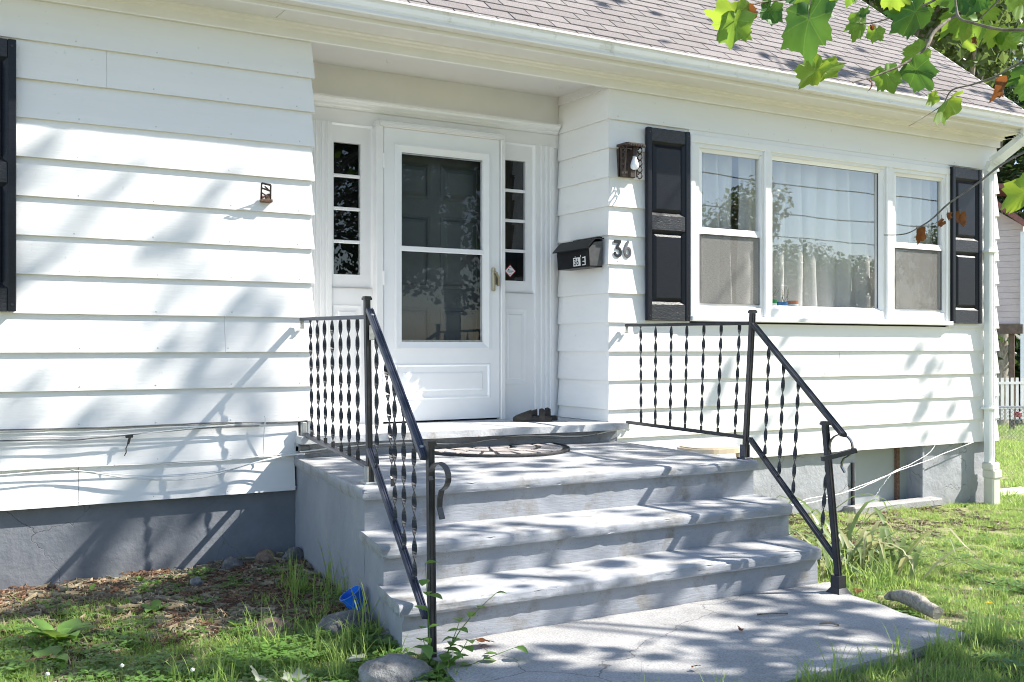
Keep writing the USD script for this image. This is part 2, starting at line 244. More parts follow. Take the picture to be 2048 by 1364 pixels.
def leafmat(name, top, top2, trans, scale=6., rough=.42, tfac=.4, veins=False, rand=.15, spec=.4):
    n = {'g': ('geometry', {}), 'n': ('noise_texture', {'scale': scale, 'detail': 3.}), 'r': ('rgb_ramp', {'ramp': [(.3, top), (.7, top2)]}),
         'p': ('principled_bsdf', {'roughness': rough, 'specular_ior_level': spec}), 't': ('translucent_bsdf', {}), 'mt': ('mix', {'mix_type': 'mix', 'fac': .75, 'color2': trans}),
         'x': ('mix_closure', {'fac': tfac})}
    l = [('g.position', 'n.vector'), ('n.fac', 'r.fac')]
    col = 'r.color'
    if rand:
        n['mr'] = ('map_range', {'from_min': 0., 'from_max': 1., 'to_min': 1 - rand, 'to_max': 1 + rand}); n['hv'] = ('hsv', {})
        l += [('g.random_per_island', 'mr.value'), ('mr.result', 'hv.value'), (col, 'hv.color')]; col = 'hv.color'
    if veins:
        n['uv'] = ('uvmap', {'attribute': 'st'}); n['sx'] = ('separate_xyz', {})
        n['at'] = ('math', {'math_type': 'arctan2'}); n['pp'] = ('math', {'math_type': 'pingpong', 'value2': .46}); n['ln'] = ('math', {'math_type': 'sqrt'})
        n['x2'] = ('math', {'math_type': 'multiply'}); n['y2'] = ('math', {'math_type': 'multiply'}); n['ad'] = ('math', {'math_type': 'add'}); n['ds'] = ('math', {'math_type': 'multiply'})
        n['vr'] = ('map_range', {'from_min': .008, 'from_max': .028, 'to_min': 1., 'to_max': 0., 'clamp': True}); n['vm'] = ('mix', {'color2': (.24, .36, .09)}); n['vf'] = ('math', {'math_type': 'multiply', 'value2': .38})
        l += [('uv.UV', 'sx.vector'), ('sx.x', 'at.value1'), ('sx.y', 'at.value2'), ('at.value', 'pp.value1'), ('sx.x', 'x2.value1'), ('sx.x', 'x2.value2'), ('sx.y', 'y2.value1'), ('sx.y', 'y2.value2'),
              ('x2.value', 'ad.value1'), ('y2.value', 'ad.value2'), ('ad.value', 'ln.value1'), ('pp.value', 'ds.value1'), ('ln.value', 'ds.value2'), ('ds.value', 'vr.value'), ('vr.result', 'vf.value1'), ('vf.value', 'vm.fac'), (col, 'vm.color1')]
        col = 'vm.color'
        n['bp'] = ('bump', {'strength': .6, 'distance': .004}); l += [('vr.result', 'bp.height'), ('bp.normal', 'p.normal')]
    if veins:
        n['bl'] = ('noise_texture', {'scale': 55., 'detail': 4.}); n['br'] = ('rgb_ramp', {'ramp': [(.68, (0, 0, 0)), (.73, (.8, .8, .8))]}); n['bm'] = ('mix', {'color2': (.16, .10, .03)}); n['tn'] = ('noise_texture', {'scale': 14., 'detail': 3.}); n['tr'] = ('map_range', {'from_min': .3, 'from_max': .7, 'to_min': .72, 'to_max': 1.3}); n['th'] = ('hsv', {})
        l += [('g.position', 'bl.vector'), ('bl.fac', 'br.fac'), ('br.color', 'bm.fac'), (col, 'bm.color1'), ('g.position', 'tn.vector'), ('tn.fac', 'tr.value'), ('tr.result', 'th.value'), ('bm.color', 'th.color')]; col = 'th.color'
    l += [(col, 'p.base_color'), (col, 'mt.color1'), ('mt.color', 't.color'), ('p.BSDF', 'x.closure1'), ('t.BSDF', 'x.closure2')]
    M[name] = usdkit.material(stage, f'/World/Looks/{name}', n, l, surface='x.closure')
leafmat('sycamore_leaf', (.075, .19, .026), (.115, .25, .04), (.36, .54, .055), veins=True, tfac=.45, rough=.5, spec=.25)  # dark and bright copies of this leaf put shade and sun into the colour
leafmat('sycamore_leaf_shaded', (.036, .12, .025), (.06, .16, .035), (.17, .34, .045), veins=True, tfac=.28, rough=.5, spec=.22)
leafmat('sycamore_leaf_lit', (.11, .24, .03), (.15, .29, .04), (.46, .60, .06), veins=True, tfac=.5, rough=.5, spec=.25)
leafmat('dead_leaf', (.16, .06, .02), (.32, .13, .04), (.40, .14, .03), scale=60., tfac=.3, rough=.7, rand=.3)
leafmat('crown_leaf', (.04, .12, .02), (.075, .17, .03), (.22, .36, .04), tfac=.4, rand=.3)
leafmat('far_leaf', (.07, .13, .04), (.13, .20, .065), (.28, .38, .10), tfac=.35, rand=.45)
leafmat('far_leaf_dark', (.025, .06, .02), (.05, .10, .03), (.10, .17, .04), tfac=.3, rand=.4)
leafmat('grass_blade', (.20, .34, .07), (.37, .50, .16), (.56, .74, .20), scale=1.6, tfac=.5, rand=.35, rough=.6, spec=.2)
leafmat('grass_dry', (.42, .44, .20), (.58, .56, .32), (.6, .6, .28), scale=2., tfac=.35, rand=.3)
leafmat('weed_leaf', (.11, .24, .04), (.19, .35, .08), (.38, .56, .10), scale=12., tfac=.35, rand=.25, rough=.38)
leafmat('lily_leaf', (.17, .26, .08), (.27, .35, .15), (.40, .50, .16), scale=8., tfac=.3, rand=.3)
leafmat('petal_white', (.75, .76, .70), (.82, .82, .78), (.8, .8, .75), tfac=.3, rand=0)
leafmat('petal_yellow', (.75, .55, .04), (.85, .65, .06), (.8, .6, .05), tfac=.3, rand=0)
leafmat('pale_leaf', (.26, .29, .22), (.36, .38, .31), (.5, .52, .42), tfac=.25, rand=.1)

def glass(name, f0, f1, tint):
    M[name] = usdkit.material(stage, f'/World/Looks/{name}', {'lw': ('layer_weight', {'blend': .5}), 'pw': ('math', {'math_type': 'power', 'value2': 3.}), 'ml': ('math', {'math_type': 'multiply_add', 'value2': f1, 'value3': f0}), 't': ('transparent_bsdf', {'color': tint}), 'g': ('glossy_bsdf', {'color': (1, 1, 1), 'roughness': 0.0}), 'x': ('mix_closure', {}),
        'ge': ('geometry', {}), 'n': ('noise_texture', {'scale': 1.6, 'detail': 1.}), 'b': ('bump', {'strength': 1., 'distance': .0012})},
        [('lw.facing', 'pw.value1'), ('pw.value', 'ml.value1'), ('ml.value', 'x.fac'), ('t.BSDF', 'x.closure1'), ('g.BSDF', 'x.closure2'), ('ge.position', 'n.vector'), ('n.fac', 'b.height'), ('b.normal', 'g.normal')], surface='x.closure')
glass('window_glass', .125, .7, (.94, .96, .96)); glass('door_glass', .022, .6, (.75, .77, .78)); glass('sidelight_glass', .05, .8, (.6, .62, .63))
def sheet(x0, x1, y, z0, z1): return MB().add([(x0, y, z0), (x1, y, z0), (x1, y, z1), (x0, y, z1)], [(0, 1, 2, 3)])
M['insect_screen'] = usdkit.material(stage, '/World/Looks/insect_screen', {'g': ('geometry', {}), 'mp': ('mapping', {'scale': (1, 1, 6)}), 'n': ('noise_texture', {'scale': 40., 'detail': 3.}), 'r': ('rgb_ramp', {'ramp': [(.3, (.20, .19, .18)), (.7, (.32, .31, .295))]}),
    't': ('transparent_bsdf', {}), 'd': ('diffuse_bsdf', {}), 'x': ('mix_closure', {'fac': .62})}, [('g.position', 'mp.vector'), ('mp.vector', 'n.vector'), ('n.fac', 'r.fac'), ('r.color', 'd.color'), ('t.BSDF', 'x.closure1'), ('d.BSDF', 'x.closure2')], surface='x.closure')
M['curtain_cloth'] = usdkit.material(stage, '/World/Looks/curtain_cloth', {'d': ('diffuse_bsdf', {'color': (.86, .84, .81)}), 't': ('translucent_bsdf', {'color': (.8, .78, .74)}), 'x': ('mix_closure', {'fac': .35})}, [('d.BSDF', 'x.closure1'), ('t.BSDF', 'x.closure2')], surface='x.closure')

# ================================================================ GROUND
def gz(x, y):
    x = np.asarray(x, float); y = np.asarray(y, float)
    l = np.where(x < 1.9, -.04 - .022 * np.clip(1.9 - x, 0, 3), -.04)
    r = np.where(x > 4.2, -.041 * (np.clip(x, 4.2, 8.6) - 4.2) - .055 * (np.clip(x, 8.6, 40) - 8.6), 0)
    return l + np.where(r < 0, r * np.clip((y + 2.) / 5., 0.12, 1), 0)
def grid(x0, x1, y0, y1, nx, ny, z):
    xs = np.linspace(x0, x1, nx); ys = np.linspace(y0, y1, ny); X, Y = np.meshgrid(xs, ys)
    v = np.stack([X, Y, z(X, Y)], -1).reshape(-1, 3)
    i = np.arange(nx * ny).reshape(ny, nx)
    return v, np.stack([i[:-1, :-1], i[:-1, 1:], i[1:, 1:], i[1:, :-1]], -1).reshape(-1, 4)
xs = np.unique(np.concatenate([np.linspace(-150, -4, 24), np.linspace(-4, 12, 161), np.linspace(12, 45, 67), np.linspace(45, 150, 20)]))
ys = np.unique(np.concatenate([np.linspace(-150, 1.5, 30), np.linspace(1.5, 8, 66), np.linspace(8, 40, 40), np.linspace(40, 150, 14)]))
X, Y = np.meshgrid(xs, ys); P = np.stack([X, Y, 0 * X], -1)
Z = gz(X, Y) + (fbm(P * 2.2, 3, 3) - .5) * .03
i = np.arange(X.size).reshape(X.shape)
obj('lawn', (np.stack([X, Y, Z], -1).reshape(-1, 3), np.stack([i[:-1, :-1], i[:-1, 1:], i[1:, 1:], i[1:, :-1]], -1).reshape(-1, 4)), 'soil', smooth=True, kind='structure')
WALK = [(4.10, 3.80), (3.985, 3.55), (3.837, 2.80), (2.69, 2.745), (2.21, 2.70), (1.70, 2.72), (1.72, 3.3), (1.80, 3.80)]
def slab(poly, z0, z1, div):
    cs = m3.CrossSection([np.array(poly, float)]); 
    m = cs.extrude(z1 - z0).translate((0, 0, z0)).refine_to_length(div)
    a = m.to_mesh(); return np.array(a.vert_properties[:, :3], float), np.array(a.tri_verts, int)
area = sum(a[0] * b[1] - b[0] * a[1] for a, b in zip(WALK, WALK[1:] + WALK[:1]))
v, f = slab(WALK if area > 0 else WALK[::-1], -.12, 0, .05)
v[:, 2] += np.where(v[:, 2] > -.01, (fbm(v * 1.5, 3, 5) - .5) * .012, 0)
edge = np.abs(fbm(v * 7., 3, 9) - .5)[:, None]
v[:, :2] += (np.stack([fbm(v * 6., 3, 10), fbm(v * 6., 3, 11)], 1) - .5) * .035
obj('walkway', (v, f), 'walkway_concrete', smooth=35, kind='structure')

# ================================================================ HOUSE
XL, XR, XE, XW = 2.156, 4.304, 8.672, -3.5      # recess left/right corner, right end, left end
E, Z0 = .2043, 1.170
zb = lambda k: Z0 + E * k
H = thing('house', 'white clapboard house with recessed front door, black shutters and grey shingled roof', 'house')
LIP = .018
PROF = lambda z, e: [(0, z), (LIP, z + e), (.034, z + e), (.034, z + .001)]
WAVE = lambda: R.uniform(-.0013, .0013)
def board_y(x0, x1, k, mi0=0, mi1=0, y=6.0, top=None, e=E):
    """front board facing -y; mi0/mi1: +1 mitre at that end (outside corner)"""
    z = zb(k) + WAVE(); pr = PROF(z, e + .004)
    dy = WAVE()
    b = MB().prism([(y + d + dy, zz) for d, zz in pr], 'x', x0, x1, [mi0 * d for d, _ in pr], [-mi1 * d for d, _ in pr])
    return obj('siding_board', b, 'siding_white', H)
def board_x(xf, sgn, y0, y1, k, mi0=1, mi1=0, e=E):
    """reveal/side board; front at xf, going inwards along -sgn"""
    z = zb(k) + WAVE(); pr = PROF(z, e + .004)
    pts = [(xf - sgn * d, zz) for d, zz in pr]
    b = MB().prism(pts, 'y', y0, y1, [mi0 * d for d, _ in pr], [-mi1 * d for d, _ in pr])
    return obj('siding_board', b, 'siding_white', H)
for k in range(-4, 9):
    e = E if k < 8 else 3.022 - zb(8)
    if k == -4:
        board_y(XW, .838, k, e=e); board_y(.841, XL - .122, k, 0, 0, e=e)
    elif k == -3: board_y(XW, XL - .10, k, 0, 0, e=e)
    elif k in (0, 2, 5, 7): board_y(XW, (1.62, -.9, -.9, .98)[(0, 2, 5, 7).index(k)], k, e=e); board_y((1.6215, -.898, -.898, .9815)[(0, 2, 5, 7).index(k)], XL, k, 0, 1, e=e)
    else: board_y(XW, XL, k, 0, 1, e=e)
    # right wall
    if 1 <= k <= 7:
        board_y(XR, 5.035, k, 1, 0, e=e); board_y(7.968, XE, k, 0, 1, e=e)
    elif k == -1: board_y(XR, 6.62, k, 1, 0, e=e); board_y(6.622, XE, k, 0, 1, e=e)
    else: board_y(XR, XE, k, 1, 1, e=e)
    # right gable side
    board_x(XE, 1, 6.0, 12.0, k, e=e)
    # recess reveals
    if k >= -2:
        board_x(XR, -1, 6.0, 6.66, k, e=e); board_x(XL, 1, 6.0, 6.66, k, e=e)
for xf, sg in ((XR, -1), (XL, 1)):
    e_ = zb(-2) - .677; pr = [(0, .677), (LIP, zb(-2) + .004), (.034, zb(-2) + .004), (.034, .677)]
    obj('siding_board', MB().prism([(xf - sg * d, z) for d, z in pr], 'y', 6.0, 6.66, [d for d, _ in pr]), 'siding_white', H)
    obj('siding_board', MB().prism([(xf, 3.022), (xf - sg * .012, 3.092), (xf - sg * .034, 3.092), (xf - sg * .034, 3.023)], 'y', 6.02, 6.66), 'siding_white', H)
nl_ = MB(); ns_ = trimesh.creation.icosphere(1, .0042)
for k in range(-4, 9):
    for x in list(np.arange(-1.2, 2.1, .4064)) + list(np.arange(4.4, 8.6, .4064)):
        if 1 <= k <= 7 and 5.0 < x < 8.0: continue
        xx = x + R.uniform(-.015, .015); nl_.add(np.array(ns_.vertices) * (1, .45, 1) + (xx, 6.0012, zb(k) + .022 + R.uniform(-.003, .003)), ns_.faces)
obj('nail_heads', nl_, 'nail_paint', H, kind='stuff')
# wall cores behind the boards, with the window opening
core = MB()
core.box(XW, XL - .036, 6.035, 6.16, .372, 3.1); core.box(XR + .036, 5.05, 6.035, 6.16, .372, 3.1); core.box(7.95, XE - .036, 6.035, 6.16, .372, 3.1)
core.box(5.05, 7.95, 6.035, 6.16, .372, 1.40); core.box(5.05, 7.95, 6.035, 6.16, 2.77, 3.1)
core.box(XL - .15, XL - .036, 6.16, 6.8, .372, 3.1); core.box(XR + .036, XR + .15, 6.16, 6.8, .372, 3.1)
core.box(XE - .16, XE - .036, 6.16, 12, .372, 3.1); core.box(XW, XW + .12, 6.16, 12, .372, 3.1); core.box(XW, XE - .036, 11.9, 12.0, .372, 3.1)
core.box(XL - .036, XR + .036, 6.0, 6.7, .30, .56)
obj('wall_framing', core, 'dark_interior', H)
gab = MB()
for xa, xb in ((XE - .16, XE - .01), (XW, XW + .15)):
    gab.prism([(6.0, 3.1), (12.0, 3.1), (9.0, 3.1 + 3 * .82)], 'x', xa, xb)
obj('gable_wall', gab, 'siding_white', H)
# foundation with basement window recess
fd = MB(); fd.box(XW, XL + .2, 6.045, 6.3, -.5, .375); obj('foundation', fd, 'foundation_paint', H, label='dark grey painted foundation left of the steps')
def rough_wall(x0, x1, z0, z1, y, yb):
    v, f = slab([(x0, z0), (x1, z0), (x1, z1), (x0, z1)], 0, yb - y, .04)
    w = np.stack([v[:, 0], y + v[:, 2], v[:, 1]], 1); w[:, 1] -= np.where(v[:, 2] < .01, np.clip(fbm(w * 7., 4, 4) - .45, 0, 1) * .02, 0)
    return w, f[:, ::-1]
for x0, x1 in ((4.2, 6.84), (7.66, 8.64)):
    obj('foundation_block', rough_wall(x0, x1, -.6, .352, 6.05, 6.3), 'foundation_light', H, smooth=40)
b = MB(); b.box(6.84, 7.66, 6.05, 6.3, -.6, -.13); b.box(6.84, 7.66, 6.05, 6.3, .345, .352); obj('foundation_block', b, 'foundation_light', H)
b = MB(); b.box(6.84, 7.66, 6.20, 6.23, -.2, .36); bw = obj('basement_window', b, 'basement_board', H, label='pale grey board filling the basement window opening')
b = MB(); b.box(7.50, 7.535, 6.17, 6.20, -.13, .345); obj('post', b, 'rust', bw)
b = MB(); b.cbox(6.70, 7.80, 5.93, 6.06, -.17, -.10, .012); obj('basement_sill', b, 'walkway_concrete', H)
b = MB(); b.box(6.79, 6.815, 6.030, 6.05, -.18, .25); obj('foundation_crack', b, 'dark_interior', H)
b = MB(); b.box(7.655, 7.675, 6.028, 6.06, -.12, .33); obj('basement_trim', b, 'foundation_light', H)
XRAKE = 8.80
# frieze, moulding, soffit, fascia, gutter
b = MB(); b.cbox(XW, XE, 5.988, 6.02, 3.018, 3.085, .004); obj('frieze_board', b, 'trim_white', H)
b = MB(); b.prism([(5.988, 3.075), (5.970, 3.082), (5.966, 3.094), (5.955, 3.100), (5.95, 3.112), (6.0, 3.112)], 'x', XW, XE + .01); obj('frieze_moulding', b, 'trim_white', H)
for xa, xb in ((XW - .2, 1.9), (1.903, 5.4), (5.403, XRAKE - .012)):
    b = MB(); b.cbox(xa, xb, 5.757, 6.05, 3.110, 3.128, .002); obj('soffit', b, 'soffit_white', H)
b = MB(); b.cbox(XW - .2, XE + .18, 5.735, 5.757, 3.100, 3.23, .003); obj('fascia', b, 'trim_white', H)
gp = [(5.734, 3.128), (5.662, 3.128), (5.655, 3.134), (5.655, 3.146), (5.664, 3.150), (5.664, 3.154), (5.650, 3.166), (5.634, 3.190), (5.628, 3.206), (5.618, 3.208), (5.618, 3.220), (5.634, 3.220), (5.634, 3.214), (5.640, 3.190), (5.668, 3.160), (5.672, 3.138), (5.728, 3.138), (5.728, 3.222), (5.734, 3.222)]
b = MB().prism(gp, 'x', XW - .2, XE + .13); gut = obj('gutter', b, 'gutter_white', H)
for x in np.arange(.6, 8.6, .82):
    b = MB().cbox(x, x + .018, 5.616, 5.74, 3.2205, 3.227, .002); obj('hanger', b, 'gutter_white', gut)
b = MB(); b.box(XE + .13, XE + .134, 5.62, 5.734, 3.13, 3.222); obj('end_cap', b, 'gutter_white', gut)
# roof
SL = .82; RY0, RZ0 = 5.690, 3.222; XRAKE = 8.80
roofz = lambda y: RZ0 + SL * (y - RY0)
deck = MB(); deck.prism([(RY0, roofz(RY0) - .012), (9.0, roofz(9.0) - .012), (12.3, roofz(9.0) - .012 - SL * 3.3), (12.3, roofz(9.0) - .06 - SL * 3.3), (9.0, roofz(9.0) - .06), (RY0 + .02, roofz(RY0 + .02) - .05)], 'x', XW - .2, XRAKE - .01)
roof = obj('roof', deck, 'roof_felt', H)
EY = .0885; TAB = .3048
def shingle(x0, x1, row, jit=0.):
    y0 = RY0 - .012 + row * EY; y1 = y0 + EY + .02
    up_ = .007; g = .0055
    n = np.array([0, -SL, 1.]) / math.hypot(SL, 1)
    lift = R.uniform(.0, .003)
    a = np.array([x0 + g, y0 + jit, roofz(y0 + jit)]) + n * (up_ + lift); bb = np.array([x1 - g, y0 + jit, roofz(y0 + jit)]) + n * (up_ + lift + R.uniform(-.001, .001))
    cc = np.array([x1 - g, y1, roofz(y1)]) + n * .0005; dd = np.array([x0 + g, y1, roofz(y1)]) + n * .0005
    low = -n * (up_ + lift + .004)
    v = [a, bb, cc, dd, a + low, bb + low, cc - n * .008, dd - n * .008]
    return v, [(0, 1, 2, 3), (4, 5, 1, 0), (5, 6, 2, 1), (7, 4, 0, 3), (6, 7, 3, 2)]
def in_view(x, y, z):
    r = x * right[0] + y * right[1]; w = x * fwd[0] + y * fwd[1]
    u = 1024 + 2098 * r / w; vv = 697 - 2098 * (z - CZ) / w
    return -30 < u < 2110 and -40 < vv < 300
rest = MB(); nsh = 0
for row in range(0, 40):
    off = (row % 2) * TAB / 2 + .05 + .012 * math.sin(row * 2.1)
    x = XRAKE - off - TAB * 42
    while x < XRAKE - .01:
        xa, xb = x, min(x + TAB, XRAKE); x += TAB
        if xb - xa < .03 or xb < XW: continue
        yy = RY0 + row * EY
        vv, ff = shingle(xa, xb, row, R.uniform(-.002, .002))
        if in_view((xa + xb) / 2, yy, roofz(yy)) and xa > 2.2 and nsh < 300:
            nsh += 1; obj('shingle', MB().add(vv, ff), 'shingle', roof)
        else: rest.add(vv, ff)
obj('shingle_field', rest, 'shingle', roof, kind='stuff')
b = MB(); b.bar((XRAKE - .012, RY0 + .03, roofz(RY0 + .03) - .085), (XRAKE - .012, 9.0, roofz(9.0) - .085), .022, .14, (1, 0, 0)); obj('rake_board', b, 'trim_white', H)
b = MB(); b.box(XE, XRAKE - .02, 5.757, 6.0, 3.11, 3.2); obj('eave_return', b, 'trim_white', H)
# downspout
ds = MB()
def rect_tube(mb, pts, w, d):
    for p, q in zip(pts[:-1], pts[1:]): mb.bar(p, q, w, d, (1, .0, 0))
rect_tube(ds, [(8.47, 5.96, 2.80), (8.47, 5.96, .15)], .074, .055)
for q in (-.022, 0, .022): ds.box(8.47 + q - .004, 8.47 + q + .004, 5.928, 5.936, .15, 2.78)
dsp = obj('downspout', ds, 'downspout_white', H)
b = MB(); p0 = np.array([8.60, 5.70, 3.13]); p1 = np.array([8.60, 5.70, 3.06]); p2 = np.array([8.49, 5.935, 2.86]); p3 = np.array([8.47, 5.955, 2.77])
for p, q, w in ((p0, p1, .084), (p1, p2, .086), (p2, p3, .09)): b.bar(p, q, w, .064, (.9, -.4, 0))
for t in np.linspace(.05, .95, 5):
    for A, B in ((p1 + (p0 - p1) * .3, p1 + (p2 - p1) * .22), (p2 + (p1 - p2) * .2, p2 + (p3 - p2) * .6)):
        c_ = A + (B - A) * t; b.bar(c_, c_ + (B - A) / np.linalg.norm(B - A) * .006, .096, .075, (.9, -.4, 0))
obj('elbow', b, 'downspout_white', dsp)
for z in (.645, 2.05):
    b = MB(); b.cbox(8.40, 8.54, 5.915, 6.0, z, z + .022, .003); obj('strap', b, 'downspout_white', dsp)
b = MB(); b.cbox(8.405, 8.53, 5.89, 6.0, .10, .17, .014); b.cbox(8.415, 8.54, 5.875, 5.995, .03, .105, .010); b.cbox(8.42, 8.53, 5.885, 5.99, -.32, .04, .014); obj('boot', b, 'boot_cream', dsp, label='cream plastic drain boot at the foot of the downspout')

# recess: ceiling, back wall, door surround
b = MB(); b.box(XL - .03, XR + .03, 6.021, 6.72, 3.088, 3.109); obj('recess_ceiling', b, 'soffit_white', H)
b = MB(); b.box(XL - .03, XR + .03, 6.665, 6.70, 2.70, 3.088); b.box(XL - .03, 2.50, 6.672, 6.70, .66, 2.70); b.box(4.06, XR + .03, 6.672, 6.70, .66, 2.70)
obj('recess_wall', b, 'trim_white', H)
for x in (2.78, 4.12):
    b = MB(); b.tube([(x, 6.36, 3.088), (x, 6.36, 3.066), (x + .012, 6.35, 3.056), (x + .02, 6.34, 3.066)], .003, 6); obj('ceiling_hook', b, 'trim_white', H)
b = MB(); b.prism([(6.664, 2.795), (6.640, 2.797), (6.636, 2.808), (6.622, 2.815), (6.618, 2.828), (6.600, 2.838), (6.594, 2.850), (6.585, 2.854), (6.585, 2.868), (6.664, 2.872)], 'x', XL + .02, XR - .012)
obj('cornice', b, 'trim_white', H)
b = MB(); b.box(XL + .01, XR - .02, 6.648, 6.664, 2.70, 2.795); obj('entablature', b, 'trim_white', H)
for xa in (2.335, 4.092):
    prof = [(xa, 6.672)]; x = xa; w_ = .162
    prof += [(xa, 6.625)]
    for g in range(3):
        c0 = xa + .030 + g * .041
        prof += [(c0, 6.625), (c0 + .004, 6.634), (c0 + .010, 6.638), (c0 + .018, 6.634), (c0 + .022, 6.625)]
    prof += [(xa + w_, 6.625), (xa + w_, 6.672)]
    b = MB().prism(prof, 'z', .675, 2.70); obj('pilaster', b, 'trim_white', H)
b = MB()
b.cbox(2.80, 2.850, 6.585, 6.68, .675, 2.70, .003); b.cbox(3.775, 3.808, 6.585, 6.68, .675, 2.70, .003); b.cbox(2.80, 3.808, 6.588, 6.664, 2.70, 2.735, .003)
obj('door_jamb', b, 'trim_white', H)
b = MB(); b.prism([(6.588, 2.745), (6.57, 2.735), (6.57, 2.727), (6.565, 2.722), (6.565, 2.706), (6.588, 2.706)], 'x', 2.822, 3.792); obj('drip_cap', b, 'vinyl_white', H)
# sidelights
for xa, xb, pa, pb in ((2.497, 2.800, 2.520, 2.712), (3.808, 4.092, 3.832, 4.020)):
    o = (xa, xb, .675, 2.70); zs = [1.688, 1.9095, 2.131, 2.3525, 2.574]
    b = MB(); b.ring((xa, xb, .675, 2.70), (pa, pb, 1.688, 2.574), 6.652, 6.652, 6.69)
    sl = obj('sidelight', b, 'trim_white', H)
    b = MB(); b.ring((xa + .012, xb - .012, 2.60, 2.685), (xa + .02, xb - .02, 2.61, 2.675), 6.645, 6.652, 6.655); b = MB(); b.ring((xa, xb, 1.60, 2.70), (xa + .014, xb - .014, 1.60, 2.686), 6.640, 6.652, 6.653); obj('moulding', b, 'trim_white', sl)
    for i_ in range(1, 4):
        b = MB(); b.cbox(pa, pb, 6.655, 6.688, zs[i_] - .011, zs[i_] + .011, .004); obj('muntin', b, 'trim_white', sl)
    for i_ in range(4):
        obj('pane', sheet(pa - .01, pb + .01, 6.669, zs[i_] - .010, zs[i_ + 1] + .010), 'sidelight_glass', sl)
    b = MB(); b.ring((pa - .005, pb + .005, .93, 1.48), (pa + .014, pb - .014, .949, 1.461), 6.646, 6.652, 6.653); b.ring((pa + .03, pb - .03, .965, 1.445), (pa + .04, pb - .04, .975, 1.435), 6.652, 6.644, 6.653); b.box(pa + .04, pb - .04, 6.644, 6.653, .975, 1.435); obj('panel', b, 'trim_white', sl)
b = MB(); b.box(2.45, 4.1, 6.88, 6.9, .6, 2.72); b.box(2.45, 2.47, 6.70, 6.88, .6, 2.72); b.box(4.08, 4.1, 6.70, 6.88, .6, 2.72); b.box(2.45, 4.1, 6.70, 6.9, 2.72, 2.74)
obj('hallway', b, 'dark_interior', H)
# alarm-company diamond sticker in the right sidelight
b = MB(); b.prism([(3.894, 1.713), (3.942, 1.760), (3.894, 1.808), (3.846, 1.760)], 'y', 6.664, 6.6655); st = obj('sticker', b, 'sticker_red', H, label='red edged white diamond sticker in the lowest right sidelight pane')
b = MB(); b.prism([(3.894, 1.720), (3.935, 1.760), (3.894, 1.801), (3.853, 1.760)], 'y', 6.6625, 6.664); obj('face', b, 'sticker_white', st)
b = MB()
for (x0, x1, z0, z1) in ((3.868, 3.922, 1.7565, 1.7625), (3.875, 3.886, 1.766, 1.776), (3.880, 3.908, 1.7455, 1.7485), (3.884, 3.904, 1.783, 1.786), (3.886, 3.902, 1.733, 1.7355)): b.box(x0, x1, 6.6615, 6.6625, z0, z1)
obj('print', b, 'ink_grey', st)
# storm door
DX0, DX1, DZ0, DZ1 = 2.858, 3.768, .690, 2.698
GX0, GX1, GZ0, GZ1 = 2.995, 3.630, 1.236, 2.540
b = MB(); b.ring((DX0, DX1, DZ0, DZ1), (GX0 - .055, GX1 + .055, GZ0 - .055, GZ1 + .055), 6.600, 6.600, 6.64)
b.ring((GX0 - .055, GX1 + .055, GZ0 - .055, GZ1 + .055), (GX0 - .045, GX1 + .045, GZ0 - .045, GZ1 + .045), 6.592, 6.590, 6.64)
b.ring((GX0 - .045, GX1 + .045, GZ0 - .045, GZ1 + .045), (GX0 - .012, GX1 + .012, GZ0 - .012, GZ1 + .012), 6.590, 6.601, 6.64)
b.ring((GX0 - .012, GX1 + .012, GZ0 - .012, GZ1 + .012), (GX0, GX1, GZ0, GZ1), 6.601, 6.603, 6.64)
sd = obj('storm_door', b, 'door_white', H, label='white storm door with tall glass and raised lower panel')
b = MB(); b.cbox(GX0 - .01, GX1 + .01, 6.600, 6.625, 1.862, 1.897, .004); obj('meeting_rail', b, 'door_white', sd)
obj('glass', sheet(GX0 - .01, GX1 + .01, 6.619, 1.88, GZ1 + .01), 'door_glass', sd)
obj('glass', sheet(GX0 - .01, GX1 + .01, 6.614, GZ0 - .01, 1.88), 'door_glass', sd)
b = MB(); b.cbox(GX0, GX1, 6.606, 6.626, GZ0, GZ0 + .014, .003); b.cbox(GX0, GX1, 6.606, 6.626, GZ1 - .010, GZ1, .003); obj('glazing_bar', b, 'galvanised', sd)
b = MB(); o = (2.945, 3.690, .835, 1.085); b.ring(o, (o[0] + .012, o[1] - .012, o[2] + .012, o[3] - .012), 6.600, 6.608, 6.61) ; b = MB()
b.ring(o, (o[0] + .010, o[1] - .010, o[2] + .010, o[3] - .010), 6.5985, 6.592, 6.602); b.ring((o[0] + .010, o[1] - .010, o[2] + .010, o[3] - .010), (o[0] + .022, o[1] - .022, o[2] + .022, o[3] - .022), 6.592, 6.5985, 6.602); b.ring((o[0] + .06, o[1] - .06, o[2] + .06, o[3] - .06), (o[0] + .07, o[1] - .07, o[2] + .07, o[3] - .07), 6.599, 6.594, 6.602); b.box(o[0] + .07, o[1] - .07, 6.594, 6.602, o[2] + .07, o[3] - .07); obj('panel', b, 'door_white', sd)
b = MB(); b.cbox(3.700, 3.724, 6.578, 6.602, 1.604, 1.772, .005); b.cbox(3.706, 3.718, 6.55, 6.58, 1.728, 1.742, .003); b.cbox(3.728, 3.750, 6.588, 6.60, 1.65, 1.74, .004); b.bar((3.718, 6.56, 1.737), (3.742, 6.572, 1.70), .014, .012); b.bar((3.742, 6.572, 1.70), (3.744, 6.575, 1.64), .012, .012)
obj('handle', b, 'handle_brass', sd)
for z in (.95, 1.62, 2.42):
    b = MB(); b.cbox(2.846, 2.862, 6.580, 6.60, z, z + .10, .003); obj('hinge', b, 'vinyl_white', sd)
